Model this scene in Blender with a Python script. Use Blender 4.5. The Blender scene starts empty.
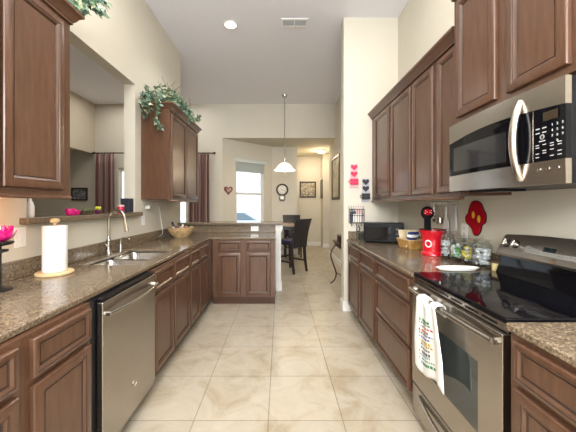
import bpy, bmesh, math, random
from mathutils import Vector, Matrix
random.seed(7)
PI = math.pi
S = bpy.context.scene
COL = S.collection
W_, H_ = 576.0, 432.0
FPX, VX, VY, CAMZ = 288.0, 280.0, 204.5, 1.354     # focal length and vanishing point in pixels

# ------------------------------------------------------------------ camera, sky, lights, exposure
cam_d = bpy.data.cameras.new('camera'); cam = bpy.data.objects.new('camera', cam_d); COL.objects.link(cam)
cam.location = (0, 0, CAMZ); cam.rotation_euler = (PI/2, 0, 0)
cam_d.sensor_width = 36.0; cam_d.lens = 36.0*FPX/W_
cam_d.shift_x = (W_/2-VX)/W_; cam_d.shift_y = -(H_/2-VY)/W_
cam_d.clip_start = 0.05; cam_d.clip_end = 200
S.camera = cam
S.view_settings.view_transform = 'Standard'; S.view_settings.look = 'None'
S.view_settings.exposure = -0.12; S.view_settings.gamma = 1.0; S.view_settings.use_curve_mapping = False

wd = bpy.data.worlds.new('sky'); S.world = wd; wd.use_nodes = True
nt = wd.node_tree; nt.nodes.clear()
wo = nt.nodes.new('ShaderNodeOutputWorld'); bg = nt.nodes.new('ShaderNodeBackground')
sky = nt.nodes.new('ShaderNodeTexSky'); sky.sky_type = 'HOSEK_WILKIE'; sky.turbidity = 4.0
sky.sun_direction = Vector((0.3, -0.5, 0.8)).normalized()
mx = nt.nodes.new('ShaderNodeMixRGB'); mx.inputs[0].default_value = 0.7; mx.inputs[2].default_value = (0.80, 0.90, 1.0, 1)
nt.links.new(sky.outputs[0], mx.inputs[1]); nt.links.new(mx.outputs[0], bg.inputs[0])
bg.inputs[1].default_value = 2.4
nt.links.new(bg.outputs[0], wo.inputs[0])

def area(name, loc, target, sx, sy, power, col):
    d = bpy.data.lights.new(name, 'AREA'); d.shape = 'RECTANGLE'; d.size = sx; d.size_y = sy; d.energy = power; d.color = col
    o = bpy.data.objects.new(name, d); COL.objects.link(o); o.location = loc
    v = Vector(target)-Vector(loc); o.rotation_euler = v.to_track_quat('-Z', 'Y').to_euler(); return o
DAY = (0.93, 0.97, 1.0); WARM = (1.0, 0.86, 0.66); NEUT = (1.0, 0.96, 0.91)
area('daylight_rear_window', (-0.05, -2.3, 1.6), (0, 6, 1.5), 2.7, 2.3, 95, DAY)          # the windows behind the photographer
area('ceiling_fill_uplight', (-0.05, -2.3, 2.6), (0, 4.2, 3.73), 2.7, 1.0, 215, DAY)  # added uplight that brightens the ceiling; no transom is built
area('kitchen_fill_light', (-0.03, 0.9, 3.69), (-0.03, 0.9, 0), 2.5, 3.4, 90, NEUT)  # added overhead fill for the kitchen, not a real fixture
area('kitchen_fill_light_rear', (-0.03, -1.6, 3.69), (-0.03, -1.6, 0), 2.5, 1.4, 40, NEUT)  # second added fill, above and behind the camera
area('dining_fill_light', (-2.9, 5.7, 3.69), (-2.9, 5.7, 0), 2.2, 1.6, 42, NEUT)  # added fill over the dining side; no lamp is modelled here
area('living_room_fill_light', (-4.4, 2.4, 3.69), (-4.4, 2.4, 0), 1.6, 1.6, 22, NEUT)  # unseen fill added for the room beyond the pass-through
area('hall_light', (0.9, 8.7, 2.9), (0.9, 8.7, 0), 0.35, 0.35, 14, WARM)
sd = bpy.data.lights.new('sun', 'SUN'); sd.energy = 4.0; sd.angle = 0.02; so = bpy.data.objects.new('sun', sd); COL.objects.link(so)
so.rotation_euler = (math.radians(40), math.radians(-12), 0)

# ------------------------------------------------------------------ materials
def mat(name, col=(0.8, 0.8, 0.8), rough=0.5, metal=0.0, coat=0.0, spec=0.5, emit=None, trans=0.0, ior=1.45, alpha=1.0):
    m = bpy.data.materials.new(name); m.use_nodes = True; b = m.node_tree.nodes['Principled BSDF']
    b.inputs['Base Color'].default_value = (*col, 1); b.inputs['Roughness'].default_value = rough
    b.inputs['Metallic'].default_value = metal; b.inputs['Coat Weight'].default_value = coat; b.inputs['Coat Roughness'].default_value = 0.15
    b.inputs['Specular IOR Level'].default_value = spec; b.inputs['Transmission Weight'].default_value = trans; b.inputs['IOR'].default_value = ior
    if emit: b.inputs['Emission Color'].default_value = (*emit[0], 1); b.inputs['Emission Strength'].default_value = emit[1]
    return m
def N(m, t, **k):
    n = m.node_tree.nodes.new(t)
    for a, v in k.items():
        if a in n.inputs: n.inputs[a].default_value = v
        else: setattr(n, a, v)
    return n
def L(m, a, b): m.node_tree.links.new(a, b)
def noise_col(m, cols, scale=5.0, stretch=(1, 1, 1), detail=4.0, rough=0.6, bump=0.0, pos=None, coord='Object'):
    """mottle the base colour with a stretched noise"""
    b = m.node_tree.nodes['Principled BSDF']
    tc = N(m, 'ShaderNodeTexCoord'); mp = N(m, 'ShaderNodeMapping', Scale=stretch); no = N(m, 'ShaderNodeTexNoise', Scale=scale, Detail=detail, Roughness=rough)
    cr = N(m, 'ShaderNodeValToRGB')
    L(m, tc.outputs[coord], mp.inputs[0]); L(m, mp.outputs[0], no.inputs['Vector']); L(m, no.outputs['Fac'], cr.inputs[0])
    e = cr.color_ramp.elements; n = len(cols); pos = pos or [0.3+0.4*i/(n-1) for i in range(n)]
    while len(e) < n: e.new(0.5)
    for i in range(n): e[i].position = pos[i]; e[i].color = (*cols[i], 1)
    L(m, cr.outputs[0], b.inputs['Base Color'])
    if bump:
        bp = N(m, 'ShaderNodeBump', Strength=bump, Distance=0.002); L(m, no.outputs['Fac'], bp.inputs['Height']); L(m, bp.outputs[0], b.inputs['Normal'])
    return m
WALL = noise_col(mat('cream_wall_paint', rough=0.85, spec=0.2), [(0.63, 0.59, 0.50), (0.655, 0.615, 0.525)], 2.0)
WALLG = noise_col(mat('warm_grey_wall_paint', rough=0.85, spec=0.2), [(0.50, 0.44, 0.34), (0.53, 0.47, 0.37)], 2.0)
CEIL = noise_col(mat('ceiling_paint', rough=0.95, spec=0.1), [(0.82, 0.82, 0.88), (0.86, 0.86, 0.92)], 60.0, bump=0.3)
WHITE = mat('white_trim_paint', (0.78, 0.77, 0.74), 0.4)
WOOD = noise_col(mat('brown_stained_wood', rough=0.34, coat=0.30), [(0.084, 0.038, 0.020), (0.104, 0.049, 0.027), (0.128, 0.062, 0.036)], 5.0, (9, 9, 1.2), 5.0, 0.6)
GLAZE = mat('dark_chocolate_glaze', (0.022, 0.008, 0.005), 0.35, coat=0.3)
TOE = mat('dark_kick_board', (0.07, 0.03, 0.018), 0.5)
STEEL = noise_col(mat('brushed_stainless_steel', rough=0.27, metal=1.0), [(0.40, 0.365, 0.325), (0.47, 0.43, 0.385)], 3.0, (1, 1, 60), 3.0)
CHROME = mat('polished_metal', (0.56, 0.54, 0.51), 0.20, 1.0)
NICKEL = mat('brushed_nickel', (0.50, 0.46, 0.41), 0.25, 1.0)
SINKM = mat('sink_steel', (0.62, 0.62, 0.61), 0.22, 1.0)
BLACKG = mat('black_glass', (0.004, 0.004, 0.006), 0.05, spec=0.28)
BLACKP = mat('black_plastic', (0.008, 0.008, 0.010), 0.35, spec=0.2)
IRON = mat('black_iron', (0.02, 0.018, 0.017), 0.45, 0.4)
BRONZE = mat('bronze_iron', (0.07, 0.045, 0.028), 0.4, 0.5)
WHITEP = mat('white_plastic', (0.86, 0.86, 0.85), 0.35)
def granite():
    m = mat('brown_granite', rough=0.13); b = m.node_tree.nodes['Principled BSDF']
    tc = N(m, 'ShaderNodeTexCoord'); v = N(m, 'ShaderNodeTexVoronoi', Scale=170.0); n1 = N(m, 'ShaderNodeTexNoise', Scale=100.0, Detail=6.0, Roughness=0.75)
    L(m, tc.outputs['Object'], v.inputs['Vector']); L(m, tc.outputs['Object'], n1.inputs['Vector'])
    c1 = N(m, 'ShaderNodeValToRGB'); L(m, n1.outputs['Fac'], c1.inputs[0]); e = c1.color_ramp.elements
    e[0].position = 0.33; e[0].color = (0.046, 0.034, 0.023, 1); e[1].position = 0.7; e[1].color = (0.42, 0.335, 0.235, 1)
    x = e.new(0.5); x.color = (0.165, 0.125, 0.086, 1)
    mi = N(m, 'ShaderNodeMixRGB'); mi.blend_type = 'MULTIPLY'; mi.inputs[0].default_value = 0.55
    c2 = N(m, 'ShaderNodeValToRGB'); L(m, v.outputs['Color'], c2.inputs[0]); c2.color_ramp.elements[0].color = (0.35, 0.32, 0.3, 1); c2.color_ramp.elements[1].color = (1.5, 1.45, 1.35, 1)
    L(m, c1.outputs[0], mi.inputs[1]); L(m, c2.outputs[0], mi.inputs[2]); L(m, mi.outputs[0], b.inputs['Base Color']); return m
GRAN = granite()
def tiles():
    m = mat('beige_stone_tile', rough=0.3); b = m.node_tree.nodes['Principled BSDF']
    tc = N(m, 'ShaderNodeTexCoord'); mp = N(m, 'ShaderNodeMapping', Location=(0.073, -1.805+0.4667*4, 0))
    br = N(m, 'ShaderNodeTexBrick'); br.offset = 0.0; br.squash = 1.0
    br.inputs['Scale'].default_value = 1.0; br.inputs['Brick Width'].default_value = 0.4667; br.inputs['Row Height'].default_value = 0.4667
    br.inputs['Mortar Size'].default_value = 0.0032; br.inputs['Mortar Smooth'].default_value = 0.2; br.inputs['Bias'].default_value = 0.0
    br.inputs['Color1'].default_value = (0.97, 0.97, 0.97, 1); br.inputs['Color2'].default_value = (1.05, 1.04, 1.03, 1); br.inputs['Mortar'].default_value = (0.55, 0.50, 0.44, 1)
    L(m, tc.outputs['Object'], mp.inputs[0]); L(m, mp.outputs[0], br.inputs['Vector'])
    no = N(m, 'ShaderNodeTexNoise', Scale=3.4, Detail=9.0, Roughness=0.68, Distortion=0.9); L(m, tc.outputs['Object'], no.inputs['Vector'])
    cr = N(m, 'ShaderNodeValToRGB'); L(m, no.outputs['Fac'], cr.inputs[0]); e = cr.color_ramp.elements
    e[0].position = 0.34; e[0].color = (0.37, 0.30, 0.205, 1); e[1].position = 0.66; e[1].color = (0.50, 0.45, 0.365, 1); x = e.new(0.5); x.color = (0.455, 0.40, 0.31, 1)
    mi = N(m, 'ShaderNodeMixRGB'); mi.blend_type = 'MULTIPLY'; mi.inputs[0].default_value = 1.0
    L(m, cr.outputs[0], mi.inputs[1]); L(m, br.outputs['Color'], mi.inputs[2]); L(m, mi.outputs[0], b.inputs['Base Color'])
    bp = N(m, 'ShaderNodeBump', Strength=0.4, Distance=0.002); bp.invert = True; L(m, br.outputs['Fac'], bp.inputs['Height']); L(m, bp.outputs[0], b.inputs['Normal'])
    return m
TILE = tiles()
def clear_glass(name, tint=(1, 1, 1), refl=0.10):
    m = bpy.data.materials.new(name); m.use_nodes = True; nt = m.node_tree; nt.nodes.clear()
    o = nt.nodes.new('ShaderNodeOutputMaterial'); mi = nt.nodes.new('ShaderNodeMixShader'); t = nt.nodes.new('ShaderNodeBsdfTransparent'); g = nt.nodes.new('ShaderNodeBsdfGlossy')
    fr = nt.nodes.new('ShaderNodeLayerWeight'); fr.inputs[0].default_value = refl
    t.inputs[0].default_value = (*tint, 1); g.inputs['Roughness'].default_value = 0.04
    nt.links.new(fr.outputs['Facing'], mi.inputs[0]); nt.links.new(t.outputs[0], mi.inputs[1]); nt.links.new(g.outputs[0], mi.inputs[2]); nt.links.new(mi.outputs[0], o.inputs[0]); return m
PANE = clear_glass('window_glass', (0.95, 0.98, 1.0), 0.05)
GLASS = clear_glass('jar_glass', (0.96, 0.98, 0.97), 0.16)

# ------------------------------------------------------------------ mesh helpers
class MB:
    """collects shapes and links them as ONE mesh object"""
    def __init__(s): s.bm = bmesh.new()
    def box(s, x0, x1, y0, y1, z0, z1, mi=0, M=None):
        vs = [s.bm.verts.new((x, y, z)) for x in (x0, x1) for y in (y0, y1) for z in (z0, z1)]
        for q in ((0, 1, 3, 2), (4, 6, 7, 5), (0, 4, 5, 1), (2, 3, 7, 6), (0, 2, 6, 4), (1, 5, 7, 3)):
            f = s.bm.faces.new([vs[i] for i in q]); f.material_index = mi
        if M: bmesh.ops.transform(s.bm, matrix=M, verts=vs)
        return s
    def rings(s, rings, mi=0, cap0=True, cap1=True, closed=True, mis=None):
        R = [[s.bm.verts.new(p) for p in r] for r in rings]; n = len(R[0])
        for k in range(len(R)-1):
            for i in range(n if closed else n-1):
                j = (i+1) % n
                f = s.bm.faces.new((R[k][i], R[k][j], R[k+1][j], R[k+1][i])); f.material_index = mis[k] if mis else mi; f.smooth = True
        if cap0: f = s.bm.faces.new(R[0][::-1]); f.material_index = mis[0] if mis else mi
        if cap1: f = s.bm.faces.new(R[-1]); f.material_index = mis[-1] if mis else mi
        return s
    def lathe(s, prof, c=(0, 0, 0), n=24, mi=0, mis=None, cap0=True, cap1=True, M=None, sx=1.0, sy=1.0):
        rs = []
        for r, z in prof:
            ring = [Vector((sx*r*math.cos(2*PI*i/n), sy*r*math.sin(2*PI*i/n), z)) for i in range(n)]
            if M: ring = [M @ p for p in ring]
            rs.append([p+Vector(c) for p in ring])
        return s.rings(rs, mi, cap0, cap1, True, mis)
    def tube(s, pts, r, n=10, mi=0, closed=False):
        pts = [Vector(p) for p in pts]; rs = []; up = None; m = len(pts)
        for i, p in enumerate(pts):
            a = pts[(i-1) % m] if (closed or i > 0) else p; b = pts[(i+1) % m] if (closed or i < m-1) else p
            t = (b-a).normalized()
            if up is None: up = Vector((0, 0, 1)) if abs(t.z) < 0.9 else Vector((1, 0, 0))
            u = t.cross(up)
            if u.length < 1e-4: u = t.cross(Vector((0, 1, 0)))
            u.normalize(); v = u.cross(t).normalized(); up = v
            rr = r[i] if isinstance(r, (list, tuple)) else r
            rs.append([p+u*rr*math.cos(2*PI*k/n)+v*rr*math.sin(2*PI*k/n) for k in range(n)])
        if closed:
            rs.append(rs[0]); return s.rings(rs, mi, False, False)
        return s.rings(rs, mi)
    def ball(s, c, r, mi=0, sx=1, sy=1, sz=1, n=14):
        k = max(5, n//2); prof = [(r*math.sin(PI*i/k), -r*sz*math.cos(PI*i/k)) for i in range(k+1)]
        prof[0] = (r*0.02, prof[0][1]); prof[-1] = (r*0.02, prof[-1][1])
        return s.lathe(prof, c, n, mi, sx=sx, sy=sy)
    def cells(s, xs, ys, inside, z0, z1, mi=0, P=lambda a, b, z: (a, b, z)):
        """prism over the cells of a grid; walls with openings, tops with cut-outs"""
        V = {}
        def v(i, j, k):
            if (i, j, k) not in V: V[i, j, k] = s.bm.verts.new(P(xs[i], ys[j], z1 if k else z0))
            return V[i, j, k]
        c = {(i, j) for i in range(len(xs)-1) for j in range(len(ys)-1) if inside((xs[i]+xs[i+1])/2, (ys[j]+ys[j+1])/2)}
        for i, j in c:
            F = [(v(i, j, 1), v(i+1, j, 1), v(i+1, j+1, 1), v(i, j+1, 1)), (v(i, j, 0), v(i, j+1, 0), v(i+1, j+1, 0), v(i+1, j, 0))]
            if (i-1, j) not in c: F.append((v(i, j, 0), v(i, j, 1), v(i, j+1, 1), v(i, j+1, 0)))
            if (i+1, j) not in c: F.append((v(i+1, j, 0), v(i+1, j+1, 0), v(i+1, j+1, 1), v(i+1, j, 1)))
            if (i, j-1) not in c: F.append((v(i, j, 0), v(i+1, j, 0), v(i+1, j, 1), v(i, j, 1)))
            if (i, j+1) not in c: F.append((v(i, j+1, 0), v(i, j+1, 1), v(i+1, j+1, 1), v(i+1, j+1, 0)))
            for f in F: s.bm.faces.new(f).material_index = mi
        bmesh.ops.recalc_face_normals(s.bm, faces=s.bm.faces[:]); return s
    def build(s, name, mats, parent=None, loc=None, rot=None, bevel=0.0, seg=2, angle=35, kind=None, recalc=True):
        if recalc: bmesh.ops.recalc_face_normals(s.bm, faces=s.bm.faces[:])
        me = bpy.data.meshes.new(name); s.bm.to_mesh(me); s.bm.free()
        for m in (mats if isinstance(mats, (list, tuple)) else [mats]): me.materials.append(m)
        me.shade_smooth(); me.set_sharp_from_angle(angle=math.radians(angle))
        o = bpy.data.objects.new(name, me); COL.objects.link(o)
        if parent: o.parent = parent
        if loc is not None: o.location = loc
        if rot is not None: o.rotation_euler = rot
        if bevel:
            b = o.modifiers.new('bevel', 'BEVEL'); b.width = bevel; b.segments = seg; b.limit_method = 'ANGLE'; b.angle_limit = math.radians(40); b.harden_normals = True
        if kind: o['kind'] = kind
        return o
def thing(name, label, cat, loc=(0, 0, 0), rz=0.0, group=None):
    o = bpy.data.objects.new(name, None); COL.objects.link(o); o.location = loc; o.rotation_euler = (0, 0, rz); o.empty_display_size = 0.1
    o['label'] = label; o['category'] = cat
    if group: o['group'] = group
    return o
def tag(o, label, cat, group=None):
    o['label'] = label; o['category'] = cat
    if group: o['group'] = group
    return o
def copy_tree(o, parent=None):
    c = o.copy(); COL.objects.link(c); c.parent = parent
    for ch in list(o.children): copy_tree(ch, c)
    return c
def ico(c, r): pass
def text_mesh(txt, size, ext=0.0006):
    cu = bpy.data.curves.new('writing', 'FONT'); cu.body = txt; cu.size = size; cu.extrude = ext; cu.align_x = 'CENTER'; cu.align_y = 'CENTER'
    t = bpy.data.objects.new('writing', cu); COL.objects.link(t); bpy.context.view_layer.update()
    me = bpy.data.meshes.new_from_object(t.evaluated_get(bpy.context.evaluated_depsgraph_get()))
    bpy.data.objects.remove(t); bpy.data.curves.remove(cu); return me
def add_text(mb, txt, size, M, mi=0):
    me = text_mesh(txt, size); n0 = len(mb.bm.verts); f0 = len(mb.bm.faces)
    mb.bm.from_mesh(me); bpy.data.meshes.remove(me); mb.bm.verts.ensure_lookup_table(); mb.bm.faces.ensure_lookup_table()
    bmesh.ops.transform(mb.bm, matrix=M, verts=mb.bm.verts[n0:])
    for f in mb.bm.faces[f0:]: f.material_index = mi

def struct(name, mb, m, **k): return mb.build(name, m, kind='structure', **k)

# ------------------------------------------------------------------ the room
LW, RW = -1.575, 1.50                      # faces of the kitchen's side walls
HC, LC = 3.73, 2.93                        # high ceiling, lower ceiling over the breakfast nook
YF = 6.82                                  # far wall of the tall room
struct('floor', MB().box(-6.4, 3.0, -2.6, 11.0, -0.10, 0.0), TILE)
struct('ceiling', MB().box(-6.4, 3.0, -2.6, YF+0.1, HC, HC+0.1), CEIL)
struct('ceiling', MB().box(-1.5, 3.0, YF+0.1, 11.0, LC, LC+0.1), WALL)
# left wall with the pass-through opening, ends at the peninsula
OP = (1.79, 3.13, 1.23, 2.66)
struct('wall_left', MB().cells([-2.6, OP[0], OP[1], 4.56], [0, OP[2], OP[3], HC], lambda y, z: not (OP[0] < y < OP[1] and OP[2] < z < OP[3]),
       LW-0.12, LW, P=lambda y, z, x: (x, y, z)), WALL)
struct('wall_right', MB().box(RW, RW+0.1, -2.6, 3.66, 0, HC), WALL)
struct('wall_right_return', MB().box(0.81, RW+0.1, 3.66, 3.80, 0, HC), WALL)
struct('wall_right_dining', MB().cells([3.80, YF, 7.70], [0, LC, HC], lambda y, z: y < YF or z < LC, 1.32, 1.42, P=lambda y, z, x: (x, y, z)), WALL)
# far wall with the sliding door, and the header over the nook
struct('wall_far', MB().cells([-6.4, -3.84, -2.18, -1.36, 1.32, 1.42], [0, 2.22, LC, HC],
       lambda x, z: not (-3.84 < x < -2.18 and z < 2.22) and not (x > -1.36 and z < LC), YF, YF+0.1, P=lambda x, z, y: (x, y, z)), WALL)
struct('wall_living_side', MB().cells([-2.6, 4.6, YF], [0, 2.55, HC], lambda y, z: not (y > 4.6 and z < 2.55), -4.50, -4.38, P=lambda y, z, x: (x, y, z)), WALLG)
struct('wall_living_outer', MB().box(-6.4, -6.3, -2.6, YF, 0, HC), WALLG)
struct('wall_rear', MB().box(-6.4, 3.0, -2.7, -2.6, 0, HC), WALL)
# nook: angled window wall, clock wall, hall recess
A = Vector((-1.36, 6.83)); B = Vector((-0.22, 7.85)); U = (B-A).normalized(); NRM = Vector((-U.y, U.x)); LEN = (B-A).length
def PA(u, z, d): q = A+U*u+NRM*d; return (q.x, q.y, z)
WU0, WU1, WZ0, WZ1 = 0.37, 1.27, 0.80, 2.46
struct('wall_nook_angled', MB().cells([0, WU0, WU1, LEN], [0, WZ0, WZ1, LC], lambda u, z: not (WU0 < u < WU1 and WZ0 < z < WZ1), 0.0, 0.12, P=PA), WALL)
struct('wall_nook_back', MB().box(-0.22, 0.46, 7.85, 7.97, 0, LC), WALL)
struct('wall_hall_left', MB().box(0.36, 0.46, 7.97, 9.5, 0, LC), WALL)
struct('wall_hall_back', MB().box(0.36, 1.35, 9.5, 9.6, 0, LC), WALL)
struct('wall_hall_corner', MB().box(1.35, 2.9, 9.03, 9.6, 0, LC), WALL)
struct('wall_hall_right', MB().box(2.9, 3.0, 3.9, 9.03, 0, LC), WALL)
# pony wall of the peninsula with white end
PX = 0.015
struct('wall_peninsula', MB().box(LW, PX, 4.52, 4.64, 0, 1.04), WHITE)
# baseboards and trims
def base(name, x0, x1, y0, y1): struct(name, MB().box(x0, x1, y0, y1, 0, 0.115).box(x0+0.003*(x1-x0 > .05), x1-0.003*(x1-x0 > .05), y0, y1, 0.115, 0.125), WHITE, bevel=0.004)
base('baseboard_right_return', 0.795, 0.895, 3.645, 3.66)
base('baseboard_right_return_end', 0.795, 0.81, 3.66, 3.815)
base('baseboard_dining_right', 1.305, 1.32, 3.80, 7.70)
base('baseboard_nook_back', -0.22, 0.475, 7.835, 7.85)
base('baseboard_hall_left', 0.46, 0.475, 7.85, 9.485)
base('baseboard_hall_back', 0.46, 1.35, 9.485, 9.5)
base('baseboard_hall_corner', 1.335, 2.0, 9.015, 9.03)
base('baseboard_peninsula_front', -0.065, PX+0.015, 4.505, 4.52)
base('baseboard_peninsula_end', PX, PX+0.015, 4.52, 4.655)
struct('baseboard_nook_angled', MB().cells([0, LEN], [0, 0.125], lambda u, z: True, -0.015, 0.0, P=PA), WHITE)
struct('trim_1', MB().box(-0.065, PX+0.02, 4.50, 4.66, 0.93, 0.965).box(-0.072, PX+0.028, 4.49, 4.67, 0.965, 1.035), WHITE, bevel=0.004)

# window of the nook
wf = thing('window_1', 'tall single-hung window with a pale raised blind in the angled nook wall', 'window'); wf['kind'] = 'structure'
del wf['category']; del wf['label']
def frame(u0, u1, z0, z1, t, d0, d1, mb):
    mb.cells([u0, u0+t, u1-t, u1], [z0, z0+t, z1-t, z1], lambda u, z: not (u0+t < u < u1-t and z0+t < z < z1-t), d0, d1, P=PA); return mb
m1 = frame(WU0, WU1, WZ0, WZ1, 0.035, 0.05, 0.10, MB()); frame(WU0+.035, WU1-.035, WZ0+.035, 1.66, 0.03, 0.055, 0.085, m1); frame(WU0+.035, WU1-.035, 1.60, WZ1-.035, 0.03, 0.07, 0.10, m1)
m1.build('window_frame', WHITE, wf, kind='structure')
MB().cells([WU0+.06, WU1-.06], [WZ0+.06, WZ1-.06], lambda u, z: True, 0.072, 0.076, P=PA).build('window_pane', PANE, wf, kind='structure')
MB().cells([WU0-0.02, WU1+0.02], [WZ0-0.03, WZ0], lambda u, z: True, -0.03, 0.05, P=PA).build('window_sill', WHITE, wf, kind='structure')
BLIND = mat('pale_blue_green_blind', (0.62, 0.68, 0.66), 0.6)
bl = thing('window_blind', 'raised slatted blind bunched at the top of the nook window', 'blind')
b1 = MB(); b1.cells([WU0-0.03, WU1+0.03], [WZ1-0.06, WZ1+0.02], lambda u, z: True, -0.07, -0.002, P=PA); b1.build('head_rail', BLIND, bl)
b1 = MB()
for k in range(20): b1.cells([WU0+.012, WU1-.012], [WZ1-0.078-k*0.011, WZ1-0.072-k*0.011], lambda u, z: True, 0.004, 0.044, P=PA)
b1.build('slats', BLIND, bl)
# sliding glass door of the far wall
dr = bpy.data.objects.new('door_1', None); COL.objects.link(dr); dr['kind'] = 'structure'
def P2(x, z, y): return (x, y, z)
m1 = MB()
for x0, x1, d in ((-3.84, -2.93, 0.03), (-2.97, -2.18, 0.0)):
    m1.cells([x0, x0+.06, x1-.06, x1], [0, .08, 2.14, 2.22], lambda x, z: not (x0+.06 < x < x1-.06 and .08 < z < 2.14), YF+0.02+d, YF+0.05+d, P=P2)
m1.build('door_frame', WHITE, dr, kind='structure')
MB().box(-3.78, -2.99, YF+.060, YF+.064, .08, 2.14).box(-2.91, -2.24, YF+.033, YF+.037, .08, 2.14).build('door_pane', PANE, dr, kind='structure')
# outdoors
LAWN = noise_col(mat('outdoor_ground', rough=0.9), [(0.30, 0.32, 0.26), (0.42, 0.42, 0.38)], 3.0)
DRIVE = mat('pale_concrete', (0.62, 0.61, 0.58), 0.9)
STUCCO = mat('white_stucco', (0.85, 0.85, 0.84), 0.9)
struct('ground_outside', MB().box(-40, 40, 9.7, 60, -0.62, -0.50).box(-40, -1.6, YF+0.12, 9.7, -0.62, -0.50), DRIVE)
struct('wall_neighbour', MB().box(-30, 20, 24, 24.4, -0.5, 6.0), STUCCO)

# ------------------------------------------------------------------ cabinets
def rect(x0, x1, z0, z1, i, y): return [(x0+i, y, z0+i), (x1-i, y, z0+i), (x1-i, y, z1-i), (x0+i, y, z1-i)]
def panel(x0, x1, z0, z1, drawer=False):
    """raised-panel front; back on y = 0, facing -y; glazed grooves"""
    w = min(x1-x0, z1-z0); st = 0.030 if drawer else 0.052
    st = min(st, w*0.24)
    prof = [(0, 0, 0), (0, .014, 0), (.003, .019, 0), (.007, .021, 0), (st-.016, .021, 0), (st-.014, .018, 1), (st-.011, .018, 0), (st-.008, .019, 0), (st, .013, 0), (st+.004, .009, 1), (st+.007, .0085, 1), (st+.0075, .010, 0)]
    mb = MB(); mb.rings([rect(x0, x1, z0, z1, i, -d) for i, d, _ in prof], cap0=True, cap1=True, mis=[p[2] for p in prof[1:]]+[0])
    return mb
def door(parent, x0, x1, z0, z1, name='door', drawer=False, y=-0.001):
    o = panel(x0, x1, z0, z1, drawer).build(name, [WOOD, GLAZE], parent, loc=(0, y, 0), angle=28); return o
def base_cab(loc, rz, w, depth, fronts, label, h=0.884, toe=0.10, trec=0.07, group='brown raised-panel base cabinets', hollow=False):
    t = thing('base_cabinet', label, 'cabinet', loc, rz, group)
    if hollow: MB().cells([0.0005, 0.018, w-0.018, w-0.0005], [0, 0.018, depth-0.018, depth], lambda x, y: x < .018 or x > w-.018 or y < .018 or y > depth-.018, toe+.018, h-.002).box(0.0005, w-.0005, 0, depth, toe, toe+.018).build('body', WOOD, t)
    else: MB().box(0.0005, w-0.0005, 0, depth, toe, h-0.002).build('body', WOOD, t)
    MB().box(0.0005, w-0.0005, trec, depth, 0, toe).build('toe_kick', TOE, t)
    for k, x0, x1, z0, z1 in fronts: door(t, x0, x1, z0, z1, k, k == 'drawer')
    return t
FXL = -0.915; DBL = FXL-LW-0.004           # left cabinets: face plane and depth
DR = (0.718, 0.862); DO = (0.128, 0.692)
def left_unit(y0, y1, cuts, label, hollow=False):
    fr = []
    for a, b in cuts:
        fr.append(('door', a-y0, b-y0, *DO)); fr.append(('drawer', a-y0, b-y0, *DR))
    return base_cab((FXL, y0, 0), PI/2, y1-y0, DBL, fr, label, hollow=hollow)
left_unit(0.30, 0.60, [(0.33, 0.57)], 'brown base cabinet nearest the camera under the left worktop')
left_unit(0.60, 1.018, [(0.64, 0.990)], 'brown base cabinet cut by the left picture edge, two units before the dishwasher')
left_unit(1.018, 1.385, [(1.050, 1.370)], 'brown base cabinet with drawer and door directly before the dishwasher')
left_unit(2.050, 2.885, [(2.075, 2.435), (2.465, 2.870)], 'brown two-door base cabinet under the steel sink, just past the dishwasher', hollow=True)
left_unit(2.885, 3.235, [(2.905, 3.215)], 'narrow brown base cabinet just past the sink cabinet')
left_unit(3.235, 3.86, [(3.255, 3.580)], 'brown base cabinet in the inner corner by the peninsula')
PW = 0.843
pc = base_cab((-0.912, 3.885, 0), 0, PW, 0.60, [('door', 0.075, 0.385, .13, .706), ('drawer', 0.075, 0.385, .728, .862), ('door', 0.455, 0.785, .13, .706), ('drawer', 0.455, 0.785, .728, .862)],
              'brown two-door peninsula base cabinet facing down the kitchen below the white outlet', trec=0.045)
# right base run
FXR = 0.862; DBR = RW-FXR-0.004
def right_unit(y0, y1, fr, label): # local x runs towards the camera
    return base_cab((FXR, y1, 0), -PI/2, y1-y0, DBR, [(k, y1-b, y1-a, z0, z1) for k, a, b, z0, z1 in fr], label)
right_unit(3.09, 3.655, [('door', 3.115, 3.56, *DO), ('drawer', 3.115, 3.56, *DR)], 'brown base cabinet at the far end of the right worktop beside the wall end')
right_unit(2.57, 3.09, [('door', 2.60, 3.065, *DO), ('drawer', 2.60, 3.065, *DR)], 'brown single-door base cabinet second from the wall end on the right')
right_unit(1.862, 2.57, [('drawer', 1.89, 2.545, *DR), ('drawer', 1.89, 2.545, .428, .692), ('drawer', 1.89, 2.545, .128, .402)], 'wide brown three-drawer base cabinet beside the far side of the range')
right_unit(0.30, 1.075, [('drawer', 0.62, 1.045, *DR), ('door', 0.62, 1.045, *DO), ('drawer', 0.33, 0.59, *DR), ('door', 0.33, 0.59, *DO)], 'brown base cabinet at the near side of the range, cut by the right picture edge')

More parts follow.
